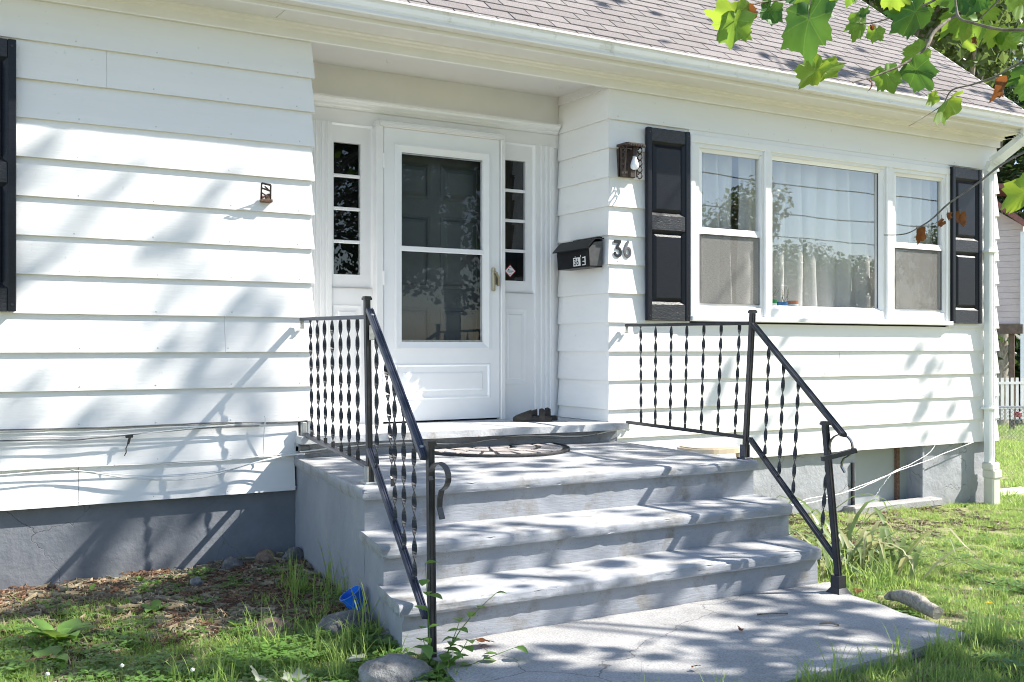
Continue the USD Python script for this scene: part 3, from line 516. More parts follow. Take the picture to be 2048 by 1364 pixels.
b = MB(); b.box(DX0 - .006, DX1, 6.64, 6.66, .672, .692); obj('sweep', b, 'rubber_black', sd)
# inner door with six panels
b = MB(); b.box(2.85, 3.78, 6.74, 6.78, .67, 2.72); idr = obj('inner_door', b, 'door_dark', H, label='dark front door behind the storm door glass')
for za, zc in ((2.25, 2.50), (1.62, 2.13), (.86, 1.48)):
    for xa, xb in ((2.96, 3.27), (3.36, 3.67)):
        b = MB(); b.ring((xa, xb, za, zc), (xa + .02, xb - .02, za + .02, zc - .02), 6.736, 6.728, 6.741); b.ring((xa + .02, xb - .02, za + .02, zc - .02), (xa + .05, xb - .05, za + .05, zc - .05), 6.7395, 6.730, 6.741); b.box(xa + .05, xb - .05, 6.730, 6.741, za + .05, zc - .05); obj('panel', b, 'door_dark', idr)
# threshold slab
v, f = slab([(2.03, 5.875), (4.335, 5.815), (4.345, 5.97), (4.29, 5.975), (4.29, 6.69), (2.165, 6.69), (2.165, 5.98), (2.03, 5.985)], .632, .676, .04)
nn = vnormals(v, f); v = v + nn * ((fbm(v * 14., 3, 21) - .5) * .012)[:, None] * np.array([1, 1, .35]); obj('threshold', (v, f), 'threshold_paint', H, smooth=40)
b = MB(); b.box(2.03, 4.33, 5.935, 6.04, .50, .634); obj('threshold_riser', b, 'concrete_step', H)

# ---------------------------------------------------------------- windows
b = MB()
b.cbox(5.037, 7.966, 5.985, 6.03, 2.712, 2.768, .004); b.cbox(5.037, 5.082, 5.985, 6.03, 1.404, 2.712, .004); b.cbox(7.925, 7.966, 5.985, 6.03, 1.404, 2.712, .004)
b.cbox(5.774, 5.836, 5.982, 6.06, 1.43, 2.712, .004); b.cbox(7.153, 7.217, 5.982, 6.06, 1.43, 2.712, .004)
b.cbox(5.03, 7.972, 5.955, 6.05, 1.392, 1.430, .006); b.box(5.037, 7.966, 6.006, 6.03, 2.768, 2.812)
obj('window_casing', b, 'vinyl_white', H)
def rect(x0, x1, z0, z1): return (x0, x1, z0, z1)
for (xa, xb, ga, gb) in ((5.082, 5.774, 5.174, 5.760), (7.217, 7.925, 7.310, 7.900)):
    b = MB(); b.ring((xa, xb, 1.430, 2.712), (xa + .045, xb - .02, 1.50, 2.68), 6.0, 6.0, 6.05); b.ring((xa + .045, xb - .02, 1.50, 2.68), (xa + .05, xb - .022, 1.505, 2.675), 6.012, 6.02, 6.06)
    wn = obj('side_window', b, 'vinyl_white', H)
    b = MB(); b.ring((xa + .05, xb - .02, 2.045, 2.68), (ga, gb, 2.094, 2.652), 6.012, 6.024, 6.045); obj('upper_sash', b, 'vinyl_white', wn)
    b = MB(); b.ring((xa + .05, xb - .02, 1.495, 2.085), (ga - .008, gb - .004, 1.526, 2.042), 6.026, 6.034, 6.06); obj('lower_sash', b, 'vinyl_white', wn)
    obj('upper_glass', sheet(ga - .01, gb + .01, 6.037, 2.08, 2.665), 'window_glass', wn)
    obj('lower_glass', sheet(ga - .02, gb + .01, 6.049, 1.51, 2.06), 'window_glass', wn)
    b = MB(); b.ring((ga - .008, gb - .004, 1.526, 2.042), (ga - .002, gb - .012, 1.532, 2.036), 6.022, 6.022, 6.03); obj('screen_frame', b, 'cable_grey', wn)
    b = MB(); b.add([(ga - .004, 6.027, 1.53), (gb - .01, 6.027, 1.53), (gb - .01, 6.027, 2.038), (ga - .004, 6.027, 2.038)], [(0, 1, 2, 3)]); obj('insect_screen', b, 'insect_screen', wn)
b = MB(); b.ring((5.836, 7.153, 1.430, 2.712), (5.862, 7.127, 1.50, 2.688), 5.998, 6.0, 6.06); b.ring((5.862, 7.127, 1.50, 2.688), (5.889, 7.105, 1.526, 2.660), 6.01, 6.035, 6.07)
wn = obj('picture_window', b, 'vinyl_white', H)
obj('glass', sheet(5.88, 7.115, 6.049, 1.515, 2.67), 'window_glass', wn)
b = MB(); b.ring((5.886, 7.108, 1.523, 2.663), (5.8905, 7.1035, 1.528, 2.6585), 6.036, 6.040, 6.047); obj('gasket', b, 'rubber_black', wn)
# room behind
b = MB(); b.box(4.6, 8.45, 8.8, 8.85, .5, 3.05); b.box(4.55, 4.6, 6.17, 8.85, .5, 3.05); b.box(8.45, 8.5, 6.17, 8.85, .5, 3.05); b.box(4.55, 8.5, 6.17, 8.85, .45, .5); b.box(4.55, 8.5, 6.17, 8.85, 3.05, 3.08)
obj('living_room', b, 'room_paint', H)
b = MB(); b.box(5.05, 7.95, 6.07, 6.20, 1.44, 1.50); obj('inner_sill', b, 'trim_white', H)
# curtains: each a pleated cloth of its own
def curtain(x0, x1, y, seed, amp=.035):
    r = np.random.default_rng(seed); xs = [x0]; 
    while xs[-1] < x1: xs.append(xs[-1] + r.uniform(.035, .15))
    xs = np.array(xs); xs = x0 + (xs - x0) * (x1 - x0) / (xs[-1] - x0)
    px = []; py = []
    for i_, (a, b_) in enumerate(zip(xs[:-1], xs[1:])):
        for t in (0, .25, .5, .75): px.append(a + (b_ - a) * t); py.append(y + amp * (1 if i_ % 2 else -1) * math.sin(t * math.pi) * (1 + .3 * math.sin(i_ * 2.3)))
    px.append(x1); py.append(y); n = len(px); zz = np.linspace(1.0, 2.85, 8)
    v = np.array([(px[j] + .012 * math.sin(3 * z + j * .3), py[j] + .006 * math.sin(5 * z + j), z) for z in zz for j in range(n)])
    i_ = np.arange(n * 8).reshape(8, n)
    return v, np.stack([i_[:-1, :-1], i_[:-1, 1:], i_[1:, 1:], i_[1:, :-1]], -1).reshape(-1, 4)
obj('curtain', curtain(5.04, 5.66, 6.235, 3), 'curtain_cloth', smooth=True, label='white pleated curtain behind the left side window', cat='curtain')
obj('curtain', curtain(5.72, 7.45, 6.235, 4), 'curtain_cloth', smooth=True, label='wide white pleated curtain behind the large middle pane', cat='curtain')
obj('curtain', curtain(7.48, 8.20, 6.235, 5), 'curtain_cloth', smooth=True, label='white pleated curtain behind the right side window', cat='curtain')
# cans with dry plants on the inner sill
def can(x, r, h, m, label, name='plant_can', seed=0, stem=True, band=True):
    t = thing(name, label, 'plant pot', None, (x, 6.125, 1.50))
    b = MB(); b.lathe([(0, .001), (r * .94, .001), (r, .006), (r, h - .006), (r * 1.03, h), (r * .95, h), (r * .93, h - .02), (0, h - .02)], (0, 0, 0), n=20); obj('pot', b, m, t, smooth=40)
    if band:
        b = MB(); b.lathe([(r * 1.005, h * .25), (r * 1.012, h * .26), (r * 1.012, h * .62), (r * 1.005, h * .63)], (0, 0, 0), n=20); obj('paper_band', b, 'sticker_white', t)
    rr = random.Random(seed)
    if stem:
        for k in range(4):
            p = np.array([rr.uniform(-.02, .02), 0, h - .02]); pts = [p]
            for q in range(5): p = p + np.array([rr.uniform(-.02, .03), rr.uniform(-.006, .006), rr.uniform(.018, .035)]); pts.append(p)
            b = MB(); b.tube(pts, np.linspace(.0035, .001, 6), 5); obj('stem', b, 'dry_straw', t)
can(5.972, .045, .075, 'pot_green', 'green can with white band on the window sill', 'plant_can', 1)
can(6.085, .050, .060, 'pot_blue', 'blue pot holding dry branching stems on the window sill', 'plant_pot', 2, band=False)
can(6.205, .046, .072, 'pot_orange', 'orange pot with white band, rightmost on the window sill', 'plant_can', 3, False)

# ---------------------------------------------------------------- shutters
def shutter(x0, x1, z0, z1, label):
    w = .040; y0, y1 = 5.962, 5.998
    rails = ((z0, z0 + .120), (2.052 - .010, 2.150), (z1 - .095, z1))
    b = MB(); b.cbox(x0, x0 + w, y0, y1, z0, z1, .004); sh = obj('shutter', b, 'shutter_black', H, label=label)
    b = MB(); b.cbox(x1 - w, x1, y0, y1, z0, z1, .004); obj('stile', b, 'shutter_black', sh)
    for za, zc in rails:
        b = MB(); b.cbox(x0 + w, x1 - w, y0 + .006, y1, za, zc, .003); obj('rail', b, 'shutter_grain', sh)
    for za, zc in ((rails[0][1], rails[1][0]), (rails[1][1], rails[2][0])):
        a = (x0 + w, x1 - w, za, zc)
        b = MB(); b.ring(a, (a[0] + .022, a[1] - .022, a[2] + .022, a[3] - .022), y0 + .010, y0 + .028, y1); i1 = (a[0] + .022, a[1] - .022, a[2] + .022, a[3] - .022); i2 = (i1[0] + .024, i1[1] - .024, i1[2] + .024, i1[3] - .024)
        b.ring(i1, i2, y0 + .028, y0 + .010, y1); b.box(i2[0], i2[1], y0 + .010, y1, i2[2], i2[3]); obj('panel', b, 'shutter_black', sh)
    for x in (x0 + .02, x1 - .02):
        for z in (z0 + .035, z1 - .035):
            b = MB(); b.lathe([(0, -.003), (.006, -.002), (.007, .002)], (x, y0, z), (0, 1, 0), 8); obj('screw', b, 'iron_black', sh)
shutter(4.622, 5.014, 1.390, 2.774, 'black panelled shutter left of the triple window')
shutter(7.972, 8.372, 1.412, 2.786, 'black panelled shutter right of the triple window')
shutter(.140, .533, 1.381, 2.784, 'black panelled shutter cut by the left edge of the photo')
b = MB(); b.cbox(-1.2, .138, 5.985, 6.03, 1.404, 2.768, .004); obj('window_casing', b, 'vinyl_white', H)

# house number
def put_text(s, h, fx, origin, xdir, zdir=(0, 0, 1), depth=.003, bold=True):
    m = meshkit.text_mesh(s, h, depth, bold); v = np.array(m.vertices); 
    xd = np.asarray(xdir, float); zd = np.asarray(zdir, float); nd = np.cross(xd, zd)
    w = np.asarray(origin) + np.outer(v[:, 0] * fx, xd) + np.outer(v[:, 1], zd) + np.outer(v[:, 2], nd)
    return w, np.array(m.faces)
for ch, x, mm in (('3', 4.346, 'ink_black'), ('6', 4.428, 'ink_grey')):
    obj('house_number', put_text(ch, .114, .80, (x, 6.003, 1.838), (1, 0, 0), (0, .07, 1), depth=.006), mm, H, label=('black' if ch == '3' else 'faded grey') + f' house number digit {ch}')

# ================================================================ MAILBOX
t = thing('mailbox', 'black wall mailbox with 36 sticker beside the front door', 'mailbox', None, (0, 0, 0))
my0, my1 = 6.045, 6.445
b = MB(); b.prism([(4.170, 1.762), (4.160, 1.895), (4.285, 1.955), (4.285, 1.762)], 'y', my0, my1); obj('body', b, 'mailbox_black', t)
b = MB(); b.prism([(4.135, 1.882), (4.137, 1.890), (4.205, 1.962), (4.285, 1.966), (4.285, 1.958), (4.208, 1.955)], 'y', my0 - .022, my1 + .022); obj('lid', b, 'mailbox_black', t)
b = MB(); b.prism([(4.176, 1.770), (4.168, 1.888), (4.21, 1.935), (4.280, 1.946), (4.280, 1.770)], 'y', my0 - .003, my0); obj('end_plate', b, 'mailbox_grey', t)
b = MB(); b.box(4.283, 4.302, my0 + .03, my1 - .03, 1.80, 1.98); obj('mount', b, 'mailbox_black', t)
fx_ = lambda z: 4.160 + (1.895 - z) * .075 - .0012
b = MB(); ya, yb = 6.235, 6.145; b.prism([(fx_(1.775), 1.775), (fx_(1.835), 1.835), (fx_(1.835) - .001, 1.835), (fx_(1.775) - .001, 1.775)], 'y', yb, ya); stk = obj('number_label', b, 'sticker_white', t)
obj('digits', put_text('36', .044, .80, (fx_(1.782) - .0012, 6.228, 1.782), (0, -1, 0), (-.075, 0, 1), depth=.0012), 'ink_black', stk)
b = MB()
for (a0, a1, z0, z1) in ((6.125, 6.078, 1.776, 1.783), (6.092, 6.08, 1.776, 1.838), (6.118, 6.085, 1.800, 1.806), (6.118, 6.088, 1.826, 1.834), (6.142, 6.136, 1.835, 1.85), (6.21, 6.205, 1.838, 1.846)): b.prism([(fx_(z0), z0), (fx_(z1), z1), (fx_(z1) - .001, z1), (fx_(z0) - .001, z0)], 'y', a1, a0)
obj('torn_label', b, 'sticker_white', t)

# ================================================================ WALL LAMP and rusty bracket
t = thing('wall_lamp', 'dark brown scrolled wall lamp with bare bulb beside the shutter', 'wall lamp', None, (0, 0, 0))
b = MB(); b.cbox(4.385, 4.525, 5.975, 6.02, 2.40, 2.60, .004); obj('back_plate', b, 'lamp_brown', t)
b = MB(); b.prism([(4.362, 5.985), (4.362, 5.875), (4.375, 5.858), (4.515, 5.858), (4.53, 5.875), (4.53, 5.985)], 'z', 2.606, 2.622)
for k in range(8): b.lathe([(0, -.004), (.012, -.003), (.014, .01), (0, .012)], (4.372 + .0211 * k, 5.866 + (.012 if k in (0, 7) else 0), 2.603), n=8)
obj('hood', b, 'lamp_brown', t)
b = MB()
for k in range(5):
    z = 2.585 - .042 * k; b.tube([(4.378, 5.93 + .022 * math.cos(a), z + .020 * math.sin(a)) for a in np.linspace(0, 2 * math.pi, 13)], .0045, 5, False)
b.bar((4.378, 5.965, 2.40), (4.378, 5.965, 2.61), .006, .012); b.bar((4.378, 5.915, 2.40), (4.378, 5.885, 2.61), .006, .010); b.box(4.375, 4.381, 5.94, 5.98, 2.40, 2.60); obj('side_panel', b, 'lamp_brown', t)
b = MB()
for k in range(5):
    z = 2.582 - .044 * k; b.tube([(4.515, 5.915 + .024 * math.cos(a), z + .021 * math.sin(a)) for a in np.linspace(.5, 2 * math.pi, 12)], .005, 5)
b.bar((4.515, 5.95, 2.40), (4.515, 5.95, 2.61), .006, .012); obj('scroll', b, 'lamp_brown', t)
b = MB(); b.lathe([(0, .11), (.020, .11), (.020, .06), (.023, .055), (.023, .04), (0, .04)], (4.468, 5.915, 2.50), n=14); b.lathe([(0, .05), (.007, .05), (.007, .0), (0, 0)], (4.468, 5.915, 2.560), n=8); obj('socket', b, 'lamp_brown', t, smooth=40)
b = MB(); b.lathe([(0, 0), (.014, .001), (.026, .009), (.031, .025), (.030, .036), (.024, .056), (.016, .078), (.013, .10), (0, .10)], (4.468, 5.915, 2.445), n=18); obj('bulb', b, 'bulb_white', t, smooth=True)
t = thing('lamp_bracket', 'small rusty ornamental bracket left bare on the left wall', 'bracket', None, (0, 0, 0))
bo = np.array([1.853, 5.992, 2.055]); upd = np.array([-.02, -.075, .085]); sd_ = np.array([.027, 0, -.004])
P_ = lambda a, c_: bo + sd_ * a + upd * c_
b = MB()
for a in (-1, 1): b.bar(P_(a, 0), P_(a, .95), .010, .004, (1, 0, 0))
b.bar(P_(-1, .95), P_(1, .95), .012, .004, (0, -.6, .7)); b.bar(P_(-.9, .66), P_(.9, .60), .010, .004, (0, -.6, .7)); b.bar(P_(-.9, .38), P_(0, .28), .007, .004, (0, -.6, .7)); b.bar(P_(0, .28), P_(.9, .40), .007, .004, (0, -.6, .7)); b.bar(P_(-.3, .80), P_(.5, .66), .009, .004, (0, -.6, .7))
obj('grille', b, 'lamp_brown', t)
b = MB(); b.cbox(1.822, 1.888, 5.965, 6.012, 2.040, 2.058, .003)
for k in range(9): b.lathe([(0, -.008), (.009, -.002), (.007, .006), (0, .008)], (1.822 + R.uniform(0, .06), 5.985 + R.uniform(-.02, .005), 2.062 + R.uniform(0, .025)), n=6)
obj('rusted_base', b, 'rust', t)

# ================================================================ STEPS
S = thing('entry_steps', 'grey painted concrete steps with broad landing at the front door', 'steps')
Xl = lambda y: np.interp(y, [3.6, 3.78, 4.47, 6.0], [1.675, 1.706, 1.835, 2.03])
Xr = lambda y: np.interp(y, [3.6, 3.78, 4.11, 4.40, 6.0], [4.0, 4.035, 4.160, 4.265, 4.31])
def step(yn, zt, zlow, yback, name, mtl, seed, lipside=.018):
    th = .052; yr = yn + .032
    poly = [(yr, zlow), (yr, zt - th - .006), (yn + .004, zt - th), (yn, zt - th + .012), (yn + .001, zt - .016), (yn + .008, zt - .004), (yn + .022, zt), (yback, zt), (yback, zlow)]
    a = sum(p[0] * q[1] - q[0] * p[1] for p, q in zip(poly, poly[1:] + poly[:1]))
    cs = m3.CrossSection([np.array(poly if a > 0 else poly[::-1])])
    m = cs.extrude(2.4).refine_to_length(.032).to_mesh(); v = np.array(m.vert_properties[:, :3], float); f = np.array(m.tri_verts, int)
    y, z, x = v[:, 0], v[:, 1], v[:, 2] / 2.4
    lip = np.clip((z - (zt - th - .003)) / .006, 0, 1) * lipside
    xl, xr = Xl(y) + .018 - lip, Xr(y) - .012 + lip * .7
    w = np.stack([xl + (xr - xl) * x, y, z], 1); n = vnormals(w, f)
    edge = np.exp(-((y - yn) / .03) ** 2) * np.clip((z - (zt - .08)) / .08, 0, 1) + np.where((x < .01) & (z > zt - .07), .8, 0)
    dsp_ = (fbm(w * 18., 4, seed) - .5) * .008 + (fbm(w * 4., 3, seed + 7) - .5) * .006 - edge * np.clip(fbm(w * 26., 3, seed + 3) - .57, 0, 1) * .09
    flat = np.where((n[:, 2] > .7), .55, 1.0)
    w = w + n * (dsp_ * flat)[:, None]
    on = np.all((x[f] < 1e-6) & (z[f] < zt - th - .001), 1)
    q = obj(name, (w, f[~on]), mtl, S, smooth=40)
    obj('side_face', (w, f[on]), 'step_side_shaded', S, smooth=40, label='left side of the steps, blue grey paint darkened to carry its shade' if name == 'landing' else None)
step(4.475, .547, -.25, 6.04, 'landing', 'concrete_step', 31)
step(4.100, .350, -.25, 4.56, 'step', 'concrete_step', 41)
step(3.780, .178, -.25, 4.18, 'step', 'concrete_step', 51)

# ================================================================ RAILINGS
def twisted(p0, p1, turns=None, w=.0205, th=.004, phase=0., hook=None):
    p0, p1 = np.asarray(p0, float), np.asarray(p1, float); L = np.linalg.norm(p1 - p0); half = .092
    n = max(int(L / .0115), 8); pts = p0 + (p1 - p0) * np.linspace(0, 1, n)[:, None]
    ang = phase + np.linspace(0, 1, n) * L / half * math.pi
    fl = np.clip(np.linspace(0, 1, n) * L / .03, 0, 1)
    V = []
    for i_ in range(n):
        a = np.array([math.cos(ang[i_]), math.sin(ang[i_]), 0]); c_ = np.array([-a[1], a[0], 0])
        V += [pts[i_] + a * x * w / 2 + c_ * y * th / 2 for x, y in ((-1, -1), (1, -1), (1, 1), (-1, 1))]
    F = [(i_ * 4 + j, i_ * 4 + (j + 1) % 4, (i_ + 1) * 4 + (j + 1) % 4, (i_ + 1) * 4 + j) for i_ in range(n - 1) for j in range(4)]
    m = MB().add(V, F)
    if hook is not None:
        q = pts[-1]; h = np.asarray(hook, float)
        m.tube([q + (0, 0, .004), q + (0, 0, -.012) + h * .12, q + (0, 0, -.020) + h * .5, q + (0, 0, -.018) + h], .005, 5)
    else: m.add([q + np.array(d) for q in [pts[-1]] for d in ((-w / 2, 0, 0), (w / 2, 0, 0), (w / 2, 0, -.035), (-w / 2, 0, -.035))], [(0, 1, 2, 3)])
    return m
def channel(mb, p0, p1, w=.032, h=.016):
    mb.bar(p0, p1, w, h, (1, .1, 0)); p0, p1 = np.asarray(p0, float), np.asarray(p1, float); d = (p1 - p0) / np.linalg.norm(p1 - p0); s_ = np.cross(d, [0, 0, 1.]); s_ /= np.linalg.norm(s_); u_ = np.cross(s_, d)
    for q in (-.011, 0.0, .011): mb.bar(p0 + s_ * q + u_ * (h / 2 + .001), p1 + s_ * q + u_ * (h / 2 + .001), .004, .005, s_)
def scroll_mesh(c, r, w=.026, sgn=(1, 0, 0), tail=.10):
    sg = np.asarray(sgn, float); pts = []
    for a in np.linspace(math.radians(200), math.radians(-75), 16): pts.append(np.asarray(c) + sg * r * math.cos(a) + np.array([0, 0, r * 1.05 * math.sin(a)]))
    e = pts[-1]; pts += [e + sg * (-.010) + np.array([0, 0, -tail * .3]), e + sg * (-.012) + np.array([0, 0, -tail * .6]), e + sg * .004 + np.array([0, 0, -tail])]
    pts = np.array(pts); per = np.array([-sg[1], sg[0], 0.]); V = []
    T = np.gradient(pts, axis=0); T /= np.linalg.norm(T, axis=1, keepdims=True); N = np.cross(T, per)
    for p, n_ in zip(pts, N): V += [p - per * w / 2 - n_ * .003, p + per * w / 2 - n_ * .003, p + per * w / 2 + n_ * .003, p - per * w / 2 + n_ * .003]
    k = len(pts); F = [(i_ * 4 + j, i_ * 4 + (j + 1) % 4, (i_ + 1) * 4 + (j + 1) % 4, (i_ + 1) * 4 + j) for i_ in range(k - 1) for j in range(4)]
    return MB().add(V, F)
def post(p0, p1, s=.026, cap=True):
    p0, p1 = np.asarray(p0, float), np.asarray(p1, float); b = MB(); b.bar(p0, p1, s, s)
    for q in (-.008, .008): b.bar(p0 + (q, -s / 2 - .001, 0), p1 + (q, -s / 2 - .001, -.02), .004, .004)
    if cap:
        b.bar(p1 + (0, 0, -.012), p1 + (0, 0, .0), s + .012, s + .012); b.bar(p1, p1 + (0, 0, .006), s + .006, s + .006)
    return b
lerp = lambda a, c_, t_: np.asarray(a, float) + (np.asarray(c_, float) - np.asarray(a, float)) * t_
def railing(label, wall_top, wall_bot, P1b, P1t, P2b, P2t, top1, bot1, up0, up1, lo0, lo1, ts, ts2, left):
    t = thing('iron_railing', label, 'railing')
    obj('post', post(P1b, P1t), 'iron_black', t); obj('post', post(P2b, P2t), 'iron_black', t)
    b = MB(); channel(b, wall_top, top1); obj('top_rail', b, 'rail_metal' if left else 'iron_black', t)
    b = MB(); channel(b, wall_bot, bot1); obj('bottom_rail', b, 'rail_metal' if left else 'iron_black', t)
    b = MB(); channel(b, up0, up1, .034, .018); obj('sloped_handrail', b, 'rail_metal' if left else 'iron_black', t)
    b = MB(); channel(b, lo0, lo1, .030, .016); obj('sloped_bottom_rail', b, 'rail_metal' if left else 'iron_black', t)
    for i_, q in enumerate(ts):
        a, c_ = lerp(wall_top, top1, q) - (0, 0, .008), lerp(wall_bot, bot1, q) + (0, 0, .038)
        obj('baluster', twisted(a, c_, phase=.5 + i_ * .25 + R.uniform(-.2, .2)), 'iron_black', t)
    for i_, q in enumerate(ts2):
        a, c_ = lerp(up0, up1, q) - (0, 0, .010), lerp(lo0, lo1, q) + (0, 0, .030)
        obj('baluster', twisted(a, c_, phase=1. + i_ * .5 + R.uniform(-.2, .2), hook=(.0, .03, .004)), 'iron_black', t)
    for p in (wall_top, wall_bot):
        b = MB(); p = np.asarray(p); b.bar(p + (0, .0, .005), p + (0, .0, -.055), .022, .004, (1, 0, 0)); b.bar(p + (0, .018, -.05), p + (0, -.01, -.05), .022, .004); obj('wall_bracket', b, 'galvanised', t)
    b = MB(); p = np.asarray(P1b); b.cbox(p[0] - .035, p[0] + .035, p[1] - .035, p[1] + .035, p[2] - .004, p[2] + .012, .004)
    for sx in (-1, 1): b.box(p[0] + sx * .017 - .003, p[0] + sx * .017 + .003, p[1] - .02, p[1] + .02, p[2], p[2] + .085)
    obj('base_bracket', b, 'rail_metal' if not left else 'galvanised', t)
    return t
tL = railing('black twisted iron handrail on the left side of the steps', (2.071, 5.985, 1.362), (2.081, 5.985, .684), (1.937, 4.635, .547), (1.925, 4.643, 1.432), (1.788, 3.655, -.06), (1.781, 3.662, .826),
    (1.936, 4.65, 1.338), (1.938, 4.65, .628), (1.926, 4.612, 1.372), (1.763, 3.672, .765), (1.93, 4.62, .712), (1.765, 3.665, .150), [.151, .269, .386, .505, .629, .744, .862], [.15, .50, .66, .83], True)
a = lerp((1.926, 4.612, 1.372), (1.763, 3.672, .765), .33); obj('baluster', twisted(a - (0, 0, .01), lerp((1.93, 4.62, .712), (1.765, 3.665, .150), .44) + (0.005, 0, .16), phase=.3), 'iron_black', tL, label='bent loose baluster leaning against its neighbour')
obj('scroll', scroll_mesh((1.79, 3.60, .700), .050, sgn=(.30, -.95, 0), tail=.11), 'iron_black', tL)
b = MB(); b.cbox(1.925, 1.965, 4.612, 4.618, 1.23, 1.30, .002); obj('joint_plate', b, 'galvanised', tL)
b = MB(); b.lathe([(0, -.004), (.008, -.002), (.009, .003)], lerp((1.926, 4.612, 1.372), (1.763, 3.672, .765), .06) + (0, -.002, .012), (0, .5, -.9), 8); b.lathe([(0, -.004), (.008, -.002), (.009, .003)], lerp((1.926, 4.612, 1.372), (1.763, 3.672, .765), .95) + (0, -.002, .012), (0, .5, -.9), 8); obj('bolt', b, 'galvanised', tL)
tR = railing('black twisted iron handrail on the right side of the steps', (4.452, 5.985, 1.352), (4.462, 5.985, .667), (4.255, 4.576, .547), (4.296, 4.556, 1.408), (3.962, 3.606, .06), (3.909, 3.643, .829),
    (4.292, 4.57, 1.335), (4.262, 4.58, .672), (4.292, 4.545, 1.330), (3.93, 3.545, .772), (4.268, 4.55, .668), (3.952, 3.615, .165), [.133, .27, .406, .535, .669, .798, .927], [.202, .381, .547], False)
obj('baluster', twisted(lerp((4.292, 4.545, 1.330), (3.93, 3.545, .772), .86) - (.0, 0, .09), lerp((4.268, 4.55, .668), (3.952, 3.615, .165), .86) + (.0, 0, .03), phase=.4, hook=(0, .03, .004)), 'iron_black', tR)
obj('scroll', scroll_mesh((3.945, 3.575, .716), .055, sgn=(.45, -.89, 0), tail=.07), 'iron_black', tR)
b = MB(); b.bar((3.832, 3.590, .660), (3.985, 3.520, .700), .030, .022, (.4, .9, 0)); obj('loose_bar', b, 'iron_black', tR, label='short flat bar set across the lower post')
b = MB(); b.cbox(3.930, 3.992, 3.575, 3.637, -.004, .012, .004); b.prism([(3.936, 3.580), (3.986, 3.580), (3.986, 3.632), (3.936, 3.632)], 'z', .012, .085); b.mesh(m3.Manifold.hull_points(np.array([(3.915, 3.56, -.006), (4.008, 3.56, -.006), (4.008, 3.655, -.006), (3.915, 3.655, -.006), (3.94, 3.583, .03), (3.984, 3.583, .03), (3.984, 3.63, .03), (3.94, 3.63, .03)]))); obj('foot', b, 'iron_black', tR)

# ================================================================ DOORMAT, SANDALS, STOOL
t = thing('doormat', 'half round rubber doormat with stone pattern on the landing', 'doormat', None, (3.28, 5.89, .549))
am, bm = .50, .58
arc = [(am * math.cos(a), -bm * math.sin(a)) for a in np.linspace(0, math.pi, 41)]
b = MB().prism(arc, 'z', 0, .008); obj('base', b, 'rubber_black', t)
b = MB(); b.tube([(x * .985, y * .985, .009) for x, y in arc], .008, 6); b.bar((-am + .01, -.006, .008), (am - .01, -.006, .008), .014, .012, (0, 1, 0)); obj('border', b, 'rubber_black', t)
rm = random.Random(5)
for r0, r1, n in ((.0, .27, 3), (.32, .58, 6), (.63, .90, 11)):
    cuts = [0] + [(k + rm.uniform(-.15, .15)) / n for k in range(1, n)] + [1]
    for k in range(n):
        a0, a1 = cuts[k] * math.pi + .05 / max(r1, .3) * .6, cuts[k + 1] * math.pi - .05 / max(r1, .3) * .6
        aa = np.linspace(a0, a1, 7); j0, j1 = r0 + rm.uniform(0, .02), r1 - rm.uniform(0, .02)
        poly = [(am * j1 * math.cos(a), -bm * j1 * math.sin(a) - .012) for a in aa] + [(am * j0 * math.cos(a), -bm * j0 * math.sin(a) - .012) for a in aa[::-1]]
        if r0 == 0: poly = [(am * j1 * math.cos(a), -bm * j1 * math.sin(a) - .012) for a in aa] + [(0, -.014)]
        b = MB().prism(poly, 'z', .008, .013 + rm.uniform(0, .003)); obj('stone_pattern', b, 'mat_stone', t)
def sandal(toe, heel, label):
    toe, heel = np.asarray(toe, float), np.asarray(heel, float); d = (heel - toe); L = np.linalg.norm(d); d /= L; p = np.array([-d[1], d[0]])
    t = thing('sandal', label, 'sandal', None, (toe[0], toe[1], .678))
    out = [(0, .0), (.02, .035), (.07, .050), (.13, .046), (.18, .038), (.23, .038), (.265, .025), (.275, 0)]
    pl = [(x, y) for x, y in out] + [(x, -y * .92) for x, y in out[-2:0:-1]]
    pw = [tuple(d * x * L / .275 + p * y) for x, y in pl]
    b = MB().prism(pw, 'z', 0, .028); obj('sole', b, 'sandal_dark', t)
    b = MB().prism([tuple(np.array(q) * 1.0) for q in [tuple(d * (x * .96 + .005) * L / .275 + p * y * .9) for x, y in pl]], 'z', .028, .033); obj('footbed', b, 'rubber_black', t)
    def band(name, xs_, hs_):
        V = []; k = 11
        for lay in (0, .005):
            for x, hh in zip(xs_, hs_):
                wd = np.interp(x, [o[0] for o in out], [o[1] for o in out]) * 1.04 - lay
                for a in np.linspace(0, math.pi, k): q = d * x * L / .275 + p * wd * math.cos(a); V.append((q[0], q[1], .012 + (hh - lay - .012) * math.sin(a) ** .7))
        m = len(xs_); F = []
        for i_ in range(m - 1):
            for j in range(k - 1):
                F.append((i_ * k + j, i_ * k + j + 1, (i_ + 1) * k + j + 1, (i_ + 1) * k + j)); o_ = m * k; F.append((o_ + i_ * k + j, o_ + (i_ + 1) * k + j, o_ + (i_ + 1) * k + j + 1, o_ + i_ * k + j + 1))
        for j in range(k - 1):
            e = (m - 1) * k; F.append((e + j, e + j + 1, m * k + e + j + 1, m * k + e + j)); F.append((j, m * k + j, m * k + j + 1, j + 1))
        obj(name, MB().add(V, F), 'sandal_dark', t, smooth=50)
    band('upper', [.012, .03, .055, .08, .105, .13], [.036, .046, .056, .065, .074, .082]); band('strap', [.185, .205, .225], [.086, .092, .080])
sandal((3.745, 6.37), (3.985, 6.235), 'dark slide sandal nearer the steps, by the doorway')
